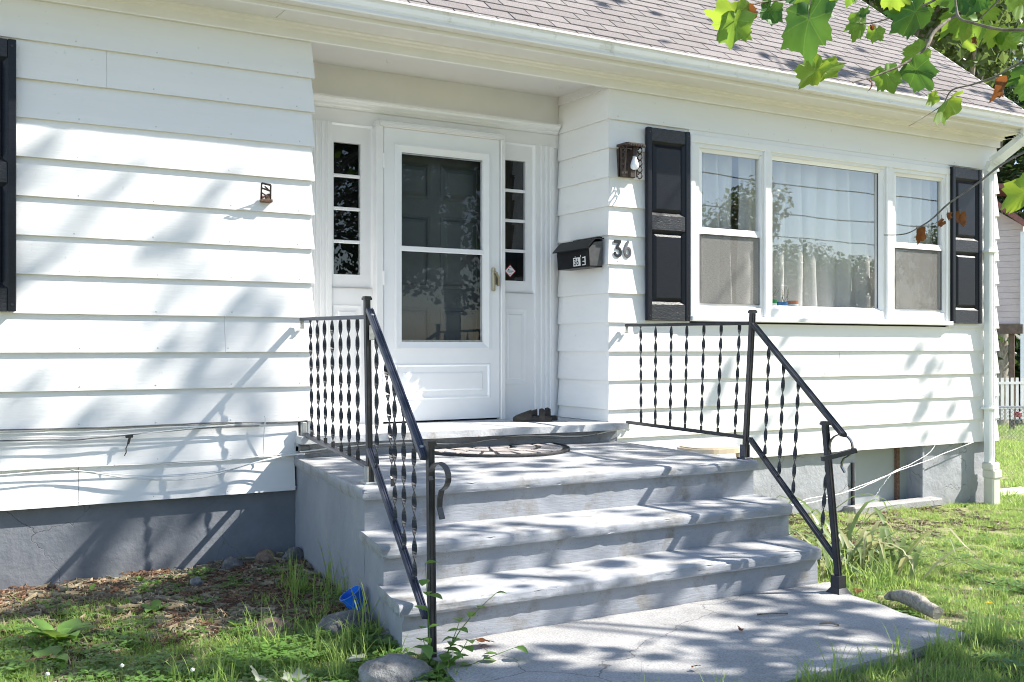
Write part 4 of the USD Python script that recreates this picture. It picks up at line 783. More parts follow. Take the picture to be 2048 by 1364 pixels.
sandal((3.835, 6.44), (4.075, 6.30), 'dark slide sandal nearer the wall behind the other one')
t = thing('plastic_stool', 'beige rounded plastic seat showing behind the landing edge below the siding', 'stool', None, (4.70, 5.40, -.082))
ss = [(.205 * math.copysign(abs(math.cos(a)) ** .7, math.cos(a)), .175 * math.copysign(abs(math.sin(a)) ** .7, math.sin(a))) for a in np.linspace(0, 2 * math.pi, 32, endpoint=False)]
b = MB().prism(ss, 'z', .580, .612); b.prism([(x * .9, y * .9) for x, y in ss], 'z', .612, .620); obj('seat', b, 'beige_plastic', t)
for x, y in ((-.15, -.12), (.15, -.12), (.15, .12), (-.15, .12)):
    b = MB(); b.tube([(x, y, .58), (x * 1.25, y * 1.25, 0)], [.018, .014], 8); obj('leg', b, 'beige_plastic', t)

# ================================================================ CABLES
def cable(label, pts, r, m='cable_white', seed=0, wob=.004, group=None):
    pts = np.asarray(pts, float); tt = np.linspace(0, 1, len(pts)); d = np.linspace(0, 1, len(pts) * 10)
    from scipy.interpolate import CubicSpline
    q = CubicSpline(tt, pts)(d); rr = np.random.default_rng(seed)
    w = np.cumsum(rr.normal(0, 1, (len(d), 3)), 0); w -= np.linspace(0, 1, len(d))[:, None] * w[-1]; q += w / (np.abs(w).max() + 1e-9) * wob
    b = MB(); b.tube(q, r, 6); return obj('cable', b, m, smooth=True, label=label, cat='cable', group=group)
yc = 5.976
cable('dark cable topmost of the bundle under the left siding course', [(-.5, yc, .770), (.458, yc, .768), (1.0, yc, .762), (1.5, yc - .004, .768), (1.82, yc, .760), (2.10, yc, .764)], .0045, 'cable_grey', 1)
cable('white cable sagging least in the upper bundle on the left wall', [(-.5, yc - .006, .755), (.458, yc - .006, .752), (.9, yc - .006, .742), (1.3, yc - .01, .752), (1.81, yc, .738)], .0035, 'cable_white', 2, .006)
cable('dark cable sagging lowest in the upper bundle on the left wall', [(-.5, yc - .008, .722), (.458, yc - .008, .715), (.85, yc - .012, .706), (1.2, yc - .01, .728), (1.81, yc - .004, .745)], .004, 'cable_grey', 3, .005)
cable('white cable crossing the middle of the upper bundle on the left wall', [(-.5, yc - .01, .738), (.5, yc - .012, .733), (1.0, yc - .01, .724), (1.45, yc - .008, .745), (1.82, yc - .004, .752)], .003, 'cable_white', 4, .007)
cable('white cable dropping straight down the left wall from the upper bundle', [(1.838, yc - .01, .800), (1.842, yc - .012, .76), (1.838, yc - .004, .68), (1.842, yc + .006, .59), (1.84, yc + .002, .562)], .0035, 'cable_white', 5, .003)
cable('white cable along the lap line of the lower left siding', [(-.5, yc, .566), (.458, yc, .562), (.84, yc, .560), (1.3, yc, .556), (1.7, yc, .560), (2.03, yc - .03, .585)], .0035, 'cable_white', 6, .004)
cable('white cable sagging deepest across the lowest siding board', [(-.5, yc - .004, .548), (.458, yc - .004, .545), (.80, yc - .006, .545), (1.05, yc - .01, .497), (1.30, yc - .012, .465), (1.52, yc - .014, .470), (1.75, yc - .02, .525), (2.02, yc - .06, .575)], .0035, 'cable_white', 7, .006)
cable('white cable sagging just above the deepest one on the lowest siding board', [(.80, yc - .006, .548), (1.05, yc - .012, .508), (1.35, yc - .014, .482), (1.6, yc - .016, .498), (1.85, yc - .03, .548), (2.05, yc - .10, .575)], .003, 'cable_white', 8, .006)
cable('white cable looping along the threshold riser behind the doormat', [(2.03, 5.90, .590), (2.3, 5.905, .602), (2.7, 5.90, .612), (3.0, 5.90, .592), (3.25, 5.895, .600), (3.5, 5.90, .618), (3.75, 5.895, .612), (4.0, 5.885, .598), (4.2, 5.88, .618), (4.45, 5.93, .612)], .004, 'cable_white', 9, .006)
cable('grey cable lying under the white one on the threshold riser', [(2.05, 5.895, .578), (2.4, 5.90, .585), (2.8, 5.895, .594), (3.1, 5.89, .588), (3.4, 5.89, .612), (3.7, 5.89, .598), (3.95, 5.885, .592), (4.15, 5.88, .606)], .0035, 'cable_grey', 10, .006)
cable('white wire running from the steps up to the right siding edge', [(5.6, 5.75, .03), (6.2, 5.86, .0), (6.7, 5.93, .06), (7.2, 5.96, .15), (7.6, 5.98, .22), (8.3, 6.0, .353)], .004, 'cable_white', 11, .008)
cable('white wire twisted round the other one below the right wall', [(5.8, 5.78, -.02), (6.3, 5.88, .03), (6.75, 5.92, .05), (7.15, 5.955, .145), (7.5, 5.97, .235), (7.78, 6.0, .352)], .0035, 'cable_white', 12, .012)
cable('thin white wire hanging loose in front of the basement window', [(7.16, 5.955, .145), (7.05, 5.94, .07), (6.98, 5.95, .0), (6.9, 5.96, -.08)], .0025, 'cable_white', 13, .02)
t = thing('cable_clip', 'black ragged tie hanging from the cables on the left wall', 'cable tie', None, (0, 0, 0))
b = MB(); b.bar((1.092, 5.955, .712), (1.082, 5.955, .672), .012, .006); b.tube([(1.082, 5.955, .675), (1.07, 5.95, .65), (1.072, 5.95, .63), (1.062, 5.95, .61)], .003, 5); obj('strip', b, 'rubber_black', t)
b = MB(); b.cbox(1.07, 1.11, 5.958, 5.975, .705, .725, .003); obj('knot', b, 'iron_black', t)
b = MB(); b.cbox(2.03, 2.10, 5.92, 5.985, .572, .625, .01); obj('junction_box', b, 'cable_grey', label='small dark grey box where cables meet above the landing corner', cat='junction box')
b = MB(); b.cbox(2.062, 2.092, 5.955, 5.99, .66, .755, .004); obj('clip_box', b, 'galvanised', label='small metal bracket box under the left railing end', cat='bracket')

# ================================================================ GARDEN: rocks, log, cup, leaves
def rock(name, c, r, seed, m, label, cat='rock'):
    s = trimesh.creation.icosphere(3, 1.0); v = np.array(s.vertices); d = 1 + (fbm(v * 1.2 + seed * 3.1, 3, seed) - .5) * .75 + (fbm(v * 6. + seed, 3, seed + 5) - .5) * .10
    v = v * d[:, None] * np.asarray(r) + np.asarray(c); return obj(name, (v, np.array(s.faces)), m, smooth=True, label=label, cat=cat)
g_ = lambda x, y: float(gz(x, y))
rock('garden_rock', (1.40, 4.42, g_(1.4, 4.4) + .005), (.105, .09, .075), 1, 'stone_tan', 'tan rounded rock in the grass, leftmost of the edging')
rock('garden_rock', (1.67, 4.27, g_(1.6, 4.2) + .02), (.125, .10, .085), 2, 'stone_grey', 'speckled grey rock under the blue cup')
rock('garden_rock', (1.80, 4.02, g_(1.7, 4.) + .0), (.10, .10, .065), 3, 'stone_grey', 'low dark grey rock beside the lowest step corner')
rock('garden_rock', (1.585, 3.55, g_(1.6, 3.5) + .015), (.13, .115, .085), 4, 'stone_light', 'large pale grey rock at the bottom edge by the walkway')
for k, (x, y, r, mm, lb) in enumerate(((1.97, 5.86, .065, 'stone_grey', 'small brown grey rock tucked in the corner of steps and foundation'), (1.83, 5.90, .06, 'stone_tan', 'second small rock left of the corner one'), (1.62, 5.85, .055, 'stone_grey', 'upright small rock against the dark foundation'), (1.35, 5.55, .035, 'stone_light', 'pale round pebble in the bare soil below the foundation'))):
    rock('small_rock', (x, y, g_(x, y) + .02), (r, r * .8, r * .9), 10 + k, mm, lb)
t = thing('log', 'short grey weathered log lying at the walkway edge in the grass', 'log', None, (0, 0, 0))
b = MB(); pl = np.linspace(0, 1, 9); cpts = [(4.10 + (4.035 - 4.10) * q + .012 * math.sin(q * 5), 3.40 + (3.09 - 3.40) * q, .012 + .01 * math.sin(q * 4)) for q in pl]
b.tube(cpts, [.022, .030, .034, .037, .035, .038, .036, .033, .030], 12); v, f = b.get(); v += (np.stack([fbm(v * 25., 3, s_) for s_ in (1, 2, 3)], 1) - .5) * .02
obj('trunk_piece', (v, f), 'log_grey', t, smooth=50); b = MB(); b.tube([(4.10, 3.40, .01), (4.115, 3.45, -.01)], [.026, .012], 8); obj('broken_end', b, 'log_grey', t)
t = thing('plastic_cup', 'bright blue plastic cup tipped over in the grass by the steps', 'cup', None, (1.79, 4.44, g_(1.79, 4.44) + .075))
ax = np.array([-.52, .10, .85]); b = MB(); b.lathe([(0, 0), (.034, 0), (.037, .004), (.052, .085), (.056, .086), (.056, .090), (.051, .090), (.036, .006), (0, .006)], (.02, 0, -.02), ax, 28); obj('body', b, 'cup_blue', t, smooth=40)
b = MB(); b.lathe([(.044, .040), (.0465, .042), (.0475, .048), (.0465, .050)], (.02, 0, -.02), ax, 28); obj('ridge', b, 'cup_blue', t, smooth=40)
b = MB(); b.cbox(8.50, 9.9, 6.35, 6.62, -.34, -.22, .01); v, f = b.get(); obj('splash_block', (v, f), 'boot_cream', label='low beige concrete strip beyond the downspout foot', cat='splash block')

# ---------------------------------------------------------------- leaves
OUT = [(0, 1.03), (6, .90), (12, .90), (18, .80), (26, .75), (33, .79), (40, .88), (46, .84), (53, 1.0), (60, .86), (66, .88), (74, .77), (83, .73), (90, .76), (97, .84), (104, .79), (112, .86), (121, .70), (135, .58), (150, .50), (165, .42), (180, .16)]
def leaf_geom(size, rng, curl=.25, fold=.2, rings=4):
    half = [(a, r * rng.uniform(.92, 1.06)) for a, r in OUT]; other = [(360 - a, r * rng.uniform(.92, 1.06)) for a, r in OUT[1:-1][::-1]]
    pts = half + other; n = len(pts); V = [(0, 0, 0)]; UV = [(0, 0)]
    ph = rng.uniform(0, 6.28); cx, cy = rng.uniform(-curl, curl), rng.uniform(-curl, .1)
    for k in range(1, rings + 1):
        q = k / rings
        for a, r in pts:
            x = r * q * math.cos(math.radians(a)); y = r * q * math.sin(math.radians(a))
            z = cx * x * x + cy * y * y + fold * abs(y) * .6 + .05 * math.sin(3 * x + ph) * q + .06 * q * q * math.sin(math.radians(a) * 5 + ph)
            V.append((x, y, z)); UV.append((x, y))
    F = [(0, 1 + j, 1 + (j + 1) % n) for j in range(n)]
    for k in range(rings - 1):
        o0, o1 = 1 + k * n, 1 + (k + 1) * n
        for j in range(n): F += [(o0 + j, o1 + j, o1 + (j + 1) % n), (o0 + j, o1 + (j + 1) % n, o0 + (j + 1) % n)]
    return np.array(V) * size, np.array(F), np.array(UV)
def orient(V, base, tip, normal):
    base, tip, normal = (np.asarray(q, float) for q in (base, tip, normal)); d = tip - base; d /= np.linalg.norm(d); n = normal - d * normal.dot(d); n /= np.linalg.norm(n); s_ = np.cross(n, d)
    return base + np.outer(V[:, 0], d) + np.outer(V[:, 1], s_) + np.outer(V[:, 2], n)

# ================================================================ SYCAMORE TREE
T = thing('sycamore_tree', 'sycamore tree whose leafy branches hang into the upper right of the photo', 'tree')
B0 = np.array([8.2, -1.2, 0]); B0[2] = g_(8.2, -1.2) - .1
trunk_pts = [B0, B0 + (.05, .05, 1.2), B0 + (.1, .2, 2.6), B0 + (.15, .5, 4.2), B0 + (.3, .9, 6.0), B0 + (.4, 1.4, 8.2), B0 + (.5, 1.8, 10.0)]
b = MB(); b.tube(trunk_pts, [.30, .24, .21, .18, .14, .09, .03], 14); obj('trunk', b, 'bark', T, smooth=True)
BR = {
 'B1': ([(2.842,2.391,1.569),(2.914,2.365,1.574),(2.984,2.340,1.610),(3.069,2.307,1.683),(3.154,2.274,1.744),(3.240,2.240,1.815),(3.342,2.197,1.869),(3.562,2.084,1.974),(4.4,1.6,2.5),(6.0,.7,3.4),(8.3,-.7,4.2)], [.0016,.002,.0024,.003,.0034,.004,.0045,.005,.009,.02,.05]),
 'B2': ([(2.751,2.444,2.078),(2.932,2.421,2.143),(3.080,2.416,2.227),(3.171,2.446,2.314),(3.287,2.461,2.385),(3.420,2.465,2.444),(3.519,2.490,2.518),(3.646,2.499,2.671),(4.5,2.2,3.4),(6.2,1.2,4.4),(8.4,-.4,5.2)], [.0022,.004,.0052,.0068,.006,.007,.0075,.008,.013,.03,.06]),
 'B3': ([(3.12,2.515,1.985),(3.273,2.486,2.081),(3.261,2.446,2.115),(3.291,2.382,2.128),(3.316,2.321,2.141),(3.374,2.241,2.188),(3.503,2.119,2.283),(4.4,1.6,2.9),(6.1,.8,3.8),(8.3,-.6,4.5)], [.0015,.002,.003,.0032,.0035,.004,.0045,.009,.02,.05]),
 'B3b': ([(3.248,2.500,2.123),(3.296,2.472,2.125)], [.0015, .002]),
 'B4': ([(3.217,2.402,2.472),(3.194,2.377,2.373),(3.177,2.349,2.333),(3.207,2.292,2.300),(3.258,2.224,2.273),(3.307,2.156,2.266),(3.463,2.026,2.286),(4.4,1.5,2.7),(6.0,.7,3.6)], [.003,.0042,.0048,.005,.005,.0055,.006,.009,.02]),
 'B5': ([(3.057,2.728,2.396),(3.130,2.686,2.402),(3.202,2.643,2.424),(3.266,2.606,2.452),(3.317,2.576,2.478),(3.410,2.521,2.541),(4.3,2.2,3.2),(6.2,1.2,4.4)], [.0018,.0028,.0034,.004,.0045,.005,.009,.02]),
 'B6': ([(2.169,2.380,2.172),(2.232,2.400,2.226),(2.294,2.422,2.257),(2.377,2.432,2.283),(2.488,2.424,2.319),(2.637,2.395,2.417),(3.2,2.4,2.75),(4.5,2.2,3.4)], [.0015,.0024,.003,.003,.0034,.004,.007,.012]),
 'B7': ([(2.326,2.230,2.165),(2.330,2.228,2.215),(2.345,2.225,2.300),(2.50,2.25,2.42),(2.9,2.38,2.6)], [.0013,.0013,.0016,.003,.004]),
 'B8': ([(3.466,2.488,2.408),(3.514,2.460,2.458),(3.543,2.443,2.495),(3.586,2.417,2.597),(4.2,2.2,3.1)], [.002,.003,.0035,.004,.01])}
from scipy.interpolate import PchipInterpolator
for nme, (pts, rad) in BR.items():
    pts = np.array(pts); tt = np.linspace(0, 1, len(pts)); dd = np.linspace(0, 1, len(pts) * 5)
    q = PchipInterpolator(tt, pts)(dd); rr = np.interp(dd, tt, rad)
    q += (np.stack([fbm(q * 9., 2, s_) for s_ in (1, 2, 3)], 1) - .5) * .012 * np.minimum(1, np.minimum(dd, 1 - dd) * 12)[:, None]
    rr = rr * (1 + .25 * (fbm(q * 40., 2, 8) - .5) * 2)
    b = MB(); b.tube(q, rr, 7); obj('branch', b, 'twig_bark', T, smooth=True)
LV = [(2.169,2.380,2.173,2.156,2.387,2.071,1.0,'m'),(2.209,2.414,2.195,2.111,2.471,2.195,.85,'b'),(2.370,2.436,2.255,2.360,2.441,2.183,.95,'d'),(2.326,2.230,2.165,2.317,2.235,2.012,.95,'d'),(2.406,2.298,2.259,2.374,2.317,2.192,1.0,'m'),(2.430,2.342,2.291,2.363,2.381,2.251,.9,'d'),(2.448,2.332,2.248,2.526,2.286,2.225,.8,'d'),(2.649,2.504,2.119,2.588,2.539,2.029,.75,'b'),(2.695,2.534,2.132,2.787,2.481,2.158,.6,'b'),(3.089,2.709,2.402,3.062,2.725,2.315,.8,'m'),(3.096,2.705,2.430,3.125,2.688,2.460,.9,'d'),(3.141,2.679,2.370,3.128,2.687,2.311,1.0,'m'),(3.015,2.405,2.345,2.929,2.456,2.262,.9,'d'),(2.955,2.440,2.410,2.945,2.446,2.329,1.2,'b'),(3.198,2.530,2.268,3.131,2.569,2.217,.8,'m'),(2.929,2.456,2.134,2.955,2.440,2.048,.95,'m'),(3.018,2.403,2.147,3.080,2.367,2.067,.9,'d'),(3.325,2.571,2.123,3.285,2.594,2.090,.8,'b'),(3.282,2.480,2.090,3.195,2.531,2.025,.7,'b'),(3.511,2.578,2.412,3.461,2.607,2.355,1.1,'b'),(3.326,2.454,2.471,3.341,2.445,2.380,1.0,'d'),(3.377,2.424,2.461,3.362,2.433,2.362,.9,'d'),(3.378,2.540,2.501,3.346,2.559,2.430,1.0,'m'),(3.412,2.636,2.538,3.402,2.642,2.485,1.2,'m'),(3.146,2.096,2.326,3.113,2.116,2.235,1.0,'b'),(3.616,2.516,2.404,3.580,2.537,2.336,1.0,'b'),(3.646,2.499,2.376,3.678,2.479,2.309,1.0,'m'),(3.352,2.207,2.132,3.269,2.256,2.098,.7,'d'),(3.171,2.081,2.044,3.138,2.101,1.973,1.0,'m'),(3.062,2.030,1.682,2.975,2.081,1.626,1.0,'b'),(3.417,2.517,2.426,3.333,2.566,2.348,.8,'m'),(3.750,2.669,2.481,3.738,2.676,2.413,1.0,'m'),(3.619,2.399,2.370,3.574,2.425,2.315,1.0,'m'),(3.678,2.596,2.513,3.706,2.579,2.454,1.0,'b'),(3.552,2.786,2.545,3.531,2.798,2.497,1.2,'m'),(3.495,2.355,2.474,3.526,2.337,2.416,1.0,'d'),(3.804,2.754,2.434,3.756,2.782,2.465,1.0,'b'),(3.057,2.728,2.504,3.041,2.737,2.452,1.0,'m'),(2.775,2.546,2.413,2.748,2.561,2.376,1.2,'b')]
rl = random.Random(11)
LM = {'m': 'sycamore_leaf', 'd': 'sycamore_leaf_shaded', 'b': 'sycamore_leaf_lit'}
for bx, by, bz, tx, ty, tz, wd, kind in LV:
    L = math.dist((bx, by, bz), (tx, ty, tz)); V, F, UV = leaf_geom(L * .86, rl, curl=.45, fold=rl.uniform(-.3, .4) if wd > .75 else .9)
    V[:, 2] -= rl.uniform(.1, .5) * (V[:, 0] ** 2 + V[:, 1] ** 2) / L * .6 * rl.choice((1, 1, -1)); V[:, 2] += L * .05 * np.sin(V[:, 1] / L * 9 + rl.uniform(0, 6)) * np.abs(V[:, 1]) / L * 2
    V[:, 2] *= 1.0; V[:, 1] *= wd * .80
    tocam = np.array([0, 0, CZ]) - np.array([bx, by, bz]); tocam /= np.linalg.norm(tocam)
    nrm = tocam + np.array([rl.uniform(-.6, .6), rl.uniform(-.5, .5), rl.uniform(.0, .8) * (1 if kind != 'b' else -1)])
    obj('leaf', (orient(V, (bx, by, bz), (tx, ty, tz), nrm), F), LM[kind], T, smooth=True, uv=UV)
DL = [(2.230,2.402,2.220,2.224,2.405,2.174),(2.977,2.369,1.581,2.981,2.367,1.537),(3.059,2.263,1.630,3.056,2.265,1.589),(3.297,2.298,2.108,3.298,2.297,2.044),(2.884,2.482,2.103,2.893,2.476,2.081),(3.126,2.687,2.383,3.125,2.688,2.363),(3.022,2.285,1.635,3.024,2.284,1.615),(3.006,2.294,1.610,2.988,2.305,1.594),(3.632,2.623,2.396,3.634,2.622,2.372)]
for bx, by, bz, tx, ty, tz in DL:
    L = math.dist((bx, by, bz), (tx, ty, tz)); V, F, UV = leaf_geom(L, rl, curl=1.2, fold=1.6); V[:, 1] *= .55
    b = MB(); b.tube([(bx, by, bz), (bx + .004, by, bz + .012), (bx + .002, by, bz + .026)], .0011, 5); v2, f2 = b.get()
    obj('dead_leaf', (orient(V, (bx, by, bz), (tx, ty, tz), (rl.uniform(-1, 1), -1, .2)), F), 'dead_leaf', T, smooth=True, uv=UV)
    obj('leaf_stalk', b, 'twig_bark', T)
# canopy out of frame: leaf clusters reached by limbs
def small_leaf(c, s, n, rng):
    n = n / np.linalg.norm(n); u = np.cross(n, rng.normal(size=3)); u /= np.linalg.norm(u); w = np.cross(n, u)
    o = [(1, 0), (.45, .38), (.35, .85), (-.15, .55), (-.5, .6), (-.55, 0), (-.5, -.6), (-.15, -.55), (.35, -.85), (.45, -.38)]
    return [c] + [c + s * (a * u + d * w) + n * s * .12 * (abs(d) - .3) for a, d in o], [(0, k + 1, (k + 1) % 10 + 1) for k in range(10)]
rc = np.random.default_rng(21); can_ = MB(); centres = []
def shade(n, xr, yr, zr, sr, thr=.5, fs=1.1, seed=0, streak=False):
    got = 0; tries = 0
    while got < n and tries < n * 30:
        tries += 1
        p = np.array([rc.uniform(*xr), rc.uniform(*yr), rc.uniform(*zr)])
        key = np.array([(p[0] - p[2]) * 2.6, 0, (p[0] + p[2]) * .45]) if streak else p * fs
        if fbm(key[None], 2, seed)[0] < thr: continue
        q = rc.uniform(*sr); c_ = p + np.array([2.0, -1.0, 2.15]) * q
        nrm = np.array([.3, -.2, .8]) + rc.normal(0, .45, 3); v_, f_ = small_leaf(c_, rc.uniform(.055, .105), nrm, rc); can_.add(v_, f_); centres.append(c_); got += 1
shade(330, (1.7, 4.3), (3.6, 6.0), (.2, .5), (2.0, 3.4), .47, 1.6, 1)      # steps
shade(150, (1.7, 4.0), (2.6, 3.7), (0, 0), (1.9, 3.2), .47, 1.6, 2)         # walkway
shade(155, (-.9, 1.9), (6, 6), (.4, 2.3), (3.8, 5.8), .50, 1., 3, True); shade(20, (-.8, 1.6), (6, 6), (-.05, .45), (3.2, 4.4), .52, 1., 3, True)
shade(30, (4.5, 8.4), (6, 6), (.4, 2.2), (2.2, 3.6), .56, 1.2, 5)           # right wall
shade(210, (-.9, 1.8), (3.0, 5.6), (-.05, -.05), (2.0, 3.4), .52, 1.2, 6)   # left lawn
shade(40, (3.6, 6.0), (2.0, 2.9), (-.1, -.1), (2.0, 3.2), .5, 1.5, 7)       # right lawn
shade(130, (.85, 1.98), (4.0, 5.7), (0, .25), (2.2, 3.5), .36, 1.4, 15)     # bed beside the steps
shade(22, (2.8, 8.6), (5.75, 6.6), (3.3, 3.9), (1.2, 2.4), .55, 2.0, 8); shade(56, (5.4, 8.6), (5.72, 6.05), (3.26, 3.5), (1.4, 2.4), .50, 1.6, 9)     # roof
k_ = 0
while k_ < 1500:                                                              # the rest of the crown
    d = rc.normal(size=3); d /= np.linalg.norm(d); c_ = np.array([8.6, .2, 7.6]) + d * np.array([3.6, 3.4, 3.2]) * rc.uniform(.45, 1) ** .5
    if fbm(c_[None] * .9, 2, 77)[0] < .46 or c_[2] < (5.4 if c_[0] > 8.2 else 3.4): continue
    q = c_[2] / 2.15; lx, ly = c_[0] - 2.0 * q, c_[1] + q
    if ly > 2.1 and lx < 7.0: continue
    v_, f_ = small_leaf(c_, rc.uniform(.06, .11), np.array([0, 0, 1.]) + rc.normal(0, .5, 3), rc); can_.add(v_, f_); centres.append(c_); k_ += 1
for k_ in range(420):                                                          # low drooping boughs
    c_ = np.array([rc.normal(6.0, .45), rc.normal(.8, .4), rc.uniform(2.3, 4.3)])
    v_, f_ = small_leaf(c_, rc.uniform(.055, .10), np.array([0, -.3, 1.]) + rc.normal(0, .6, 3), rc); can_.add(v_, f_)
obj('canopy_leaves', can_, 'crown_leaf', T, kind='stuff')
from scipy.cluster.vq import kmeans2
cl, lab = kmeans2(np.array(centres), 26, seed=3, minit='++')
for c_ in cl:
    tq = np.clip((c_[2] - 2.2) / 9.5, .25, .85); idx = tq * (len(trunk_pts) - 1); i0 = int(idx); st_ = lerp(trunk_pts[i0], trunk_pts[min(i0 + 1, 6)], idx - i0)
    mid = lerp(st_, c_, .5) + (0, 0, .25); b = MB(); q = PchipInterpolator([0, .5, 1], np.array([st_, mid, c_]))(np.linspace(0, 1, 9)); q += (np.stack([fbm(q * 1.7, 2, s_) for s_ in (4, 5, 6)], 1) - .5) * .3 * np.sin(np.linspace(0, math.pi, 9))[:, None]
    b.tube(q, np.linspace(.045, .008, 9), 6); obj('limb', b, 'bark', T, smooth=True)

# ================================================================ GRASS
def blade(mb, base, h, w, lean, az, rng):
    d = np.array([math.cos(az), math.sin(az), 0]); s_ = np.array([-d[1], d[0], 0]) * w / 2
    p = [base + d * lean * h * t ** 1.8 + np.array([0, 0, h * t * (1 - .25 * lean * t)]) for t in (0, .4, .75, 1)]
    v = [p[0] - s_, p[0] + s_, p[1] - s_ * .9, p[1] + s_ * .9, p[2] - s_ * .6, p[2] + s_ * .6, p[3]]
    mb.add(v, [(0, 1, 3), (0, 3, 2), (2, 3, 5), (2, 5, 4), (4, 5, 6)])
def tuft(seed, n, h, rad, dry=0, w=.004):
    r = random.Random(seed); mb = MB()
    for k in range(n):
        a = r.uniform(0, 6.28); q = rad * math.sqrt(r.random()); blade(mb, np.array([q * math.cos(a), q * math.sin(a), -.005]), h * r.uniform(.45, 1.15), w * r.uniform(.7, 1.3), r.uniform(.1, 1.1), r.uniform(0, 6.28), r)
    return mb
def instancer(name, protos, pos, yaw, scale, idx, label, cat):
    path = numbered('/World', name); pi = UsdGeom.PointInstancer.Define(stage, path)
    UsdGeom.Scope.Define(stage, path + '/prototypes')
    rel = pi.CreatePrototypesRel()
    for mb, mm, nm in protos:
        p = obj(nm, mb, mm, path + '/prototypes'); rel.AddTarget(p)
    pi.CreatePositionsAttr(Vt.Vec3fArray.FromNumpy(np.asarray(pos, np.float32))); pi.CreateProtoIndicesAttr(Vt.IntArray([int(x) for x in idx]))
    pi.CreateOrientationsAttr(Vt.QuathArray([Gf.Quath(math.cos(a / 2), 0, 0, math.sin(a / 2)) for a in yaw])); pi.CreateScalesAttr(Vt.Vec3fArray.FromNumpy(np.asarray(scale, np.float32)))
    tag(pi.GetPrim(), label, cat, None, 'stuff')
from shapely.geometry import Polygon, Point
from shapely.prepared import prep
wp = prep(Polygon(WALK).buffer(.0)); 
def blocked(x, y):
    if wp.contains(Point(x, y)): return True
    if y > 6.03 and XW < x < XE: return True
    if 3.74 < y < 6.1 and Xl(y) - .0 < x < Xr(y) + .01: return True
    return False
def visible(x, y, z=0.):
    r = x * right[0] + y * right[1]; w = x * fwd[0] + y * fwd[1]
    if w < 1: return False
    u = 1024 + 2098 * r / w; vv = 697 - 2098 * (z - CZ) / w
    return -150 < u < 2200 and vv < 1460
rg = np.random.default_rng(5)
pos = []; idx = []; yaw = []; sc = []
def strew(n, xr, yr, smin, smax, dens=None, ids=(0, 1, 2, 3)):
    for k in range(n):
        x, y = rg.uniform(*xr), rg.uniform(*yr)
        if blocked(x, y) or not visible(x, y): continue
        if dens is not None and rg.random() > dens(x, y): continue
        pos.append((x, y, g_(x, y) + (float(fbm(np.array([[x, y, 0]]) * 2.2, 3, 3)[0]) - .5) * .03)); idx.append(rg.choice(ids)); yaw.append(rg.uniform(0, 6.28)); s_ = rg.uniform(smin, smax); sc.append((s_, s_, s_ * rg.uniform(.7, 1.2)))
def dleft(x, y):
    bed = 5.25 + .15 * math.sin(x * 3) - .45 * max(0, x - .9)
    q = 1 / (1 + math.exp((y - bed) * 9)); nz = float(fbm(np.array([[x, y, 0]]) * 2.6, 2, 61)[0])
    return q * np.clip(.25 + 1.6 * (nz - .35), .05, 1)
strew(12000, (-1.2, 1.95), (2.9, 6.0), .55, 1.15, dleft)
strew(20000, (3.7, 9.5), (1.7, 7.0), .45, .95, lambda x, y: np.clip(.55 + 1.6 * (float(fbm(np.array([[x, y, 0]]) * 2.3, 2, 62)[0]) - .4), .12, 1) * (.35 if (4.2 < x < 7.0 and y > 4.6) else 1))
strew(1200, (1.3, 4.2), (2.2, 2.95), .6, 1.2)
strew(9000, (8.6, 22), (5.5, 18), 1.0, 1.8)
strew(5000, (14, 40), (9, 32), 1.6, 3.2)
instancer('grass', [(tuft(1, 30, .055, .06), 'grass_blade', 'tuft'), (tuft(2, 26, .07, .06), 'grass_blade', 'tuft'), (tuft(3, 34, .04, .065, w=.005), 'grass_blade', 'tuft'), (tuft(4, 20, .045, .055), 'grass_dry', 'dry_tuft')], pos, yaw, sc, idx, 'short sunlit lawn grass with dry blades around the walkway and house', 'grass')
# taller grass by the steps and walkway edge
pos, idx, yaw, sc = [], [], [], []
strew(26, (1.55, 1.95), (3.75, 5.2), .7, 1.15, lambda x, y: 1 if x < Xl(y) - .02 else 0, (0, 1)); strew(80, (2.0, 4.0), (2.66, 2.85), .5, .9, None, (0, 1)); strew(30, (4.15, 4.6), (3.6, 4.6), .6, 1.0, None, (0, 1)); strew(40, (.9, 1.75), (3.6, 4.5), .5, .9, None, (0, 1))
instancer('tall_grass', [(tuft(8, 12, .22, .05, w=.006), 'grass_blade', 'tuft'), (tuft(9, 9, .28, .04, w=.005), 'grass_blade', 'tuft')], pos, yaw, sc, idx, 'taller grass tufts growing beside the steps and along the walkway edge', 'grass')
# clover and small ground cover leaves
def cover(seed, n, rad, s):
    r = random.Random(seed); mb = MB()
    for k in range(n):
        a = r.uniform(0, 6.28); q = rad * math.sqrt(r.random()); c_ = np.array([q * math.cos(a), q * math.sin(a), r.uniform(.008, .04)])
        for j in range(3):
            an = a + j * 2.1; d = np.array([math.cos(an), math.sin(an), r.uniform(-.1, .35)]); p = np.array([-d[1], d[0], 0]); ss_ = s * r.uniform(.7, 1.2)
            mb.add([c_, c_ + d * ss_ * .5 + p * ss_ * .4, c_ + d * ss_ * .95 + p * ss_ * .22, c_ + d * ss_ * .95 - p * ss_ * .22, c_ + d * ss_ * .5 - p * ss_ * .4], [(0, 1, 2), (0, 2, 3), (0, 3, 4)])
    return mb
pos, idx, yaw, sc = [], [], [], []
strew(2600, (-1.0, 1.9), (3.0, 5.8), .7, 1.3, lambda x, y: .85 * dleft(x, y) if y < 4.9 else .05, (0, 1)); strew(700, (3.6, 8.0), (1.9, 4.5), .7, 1.2, lambda x, y: .5, (0, 1))
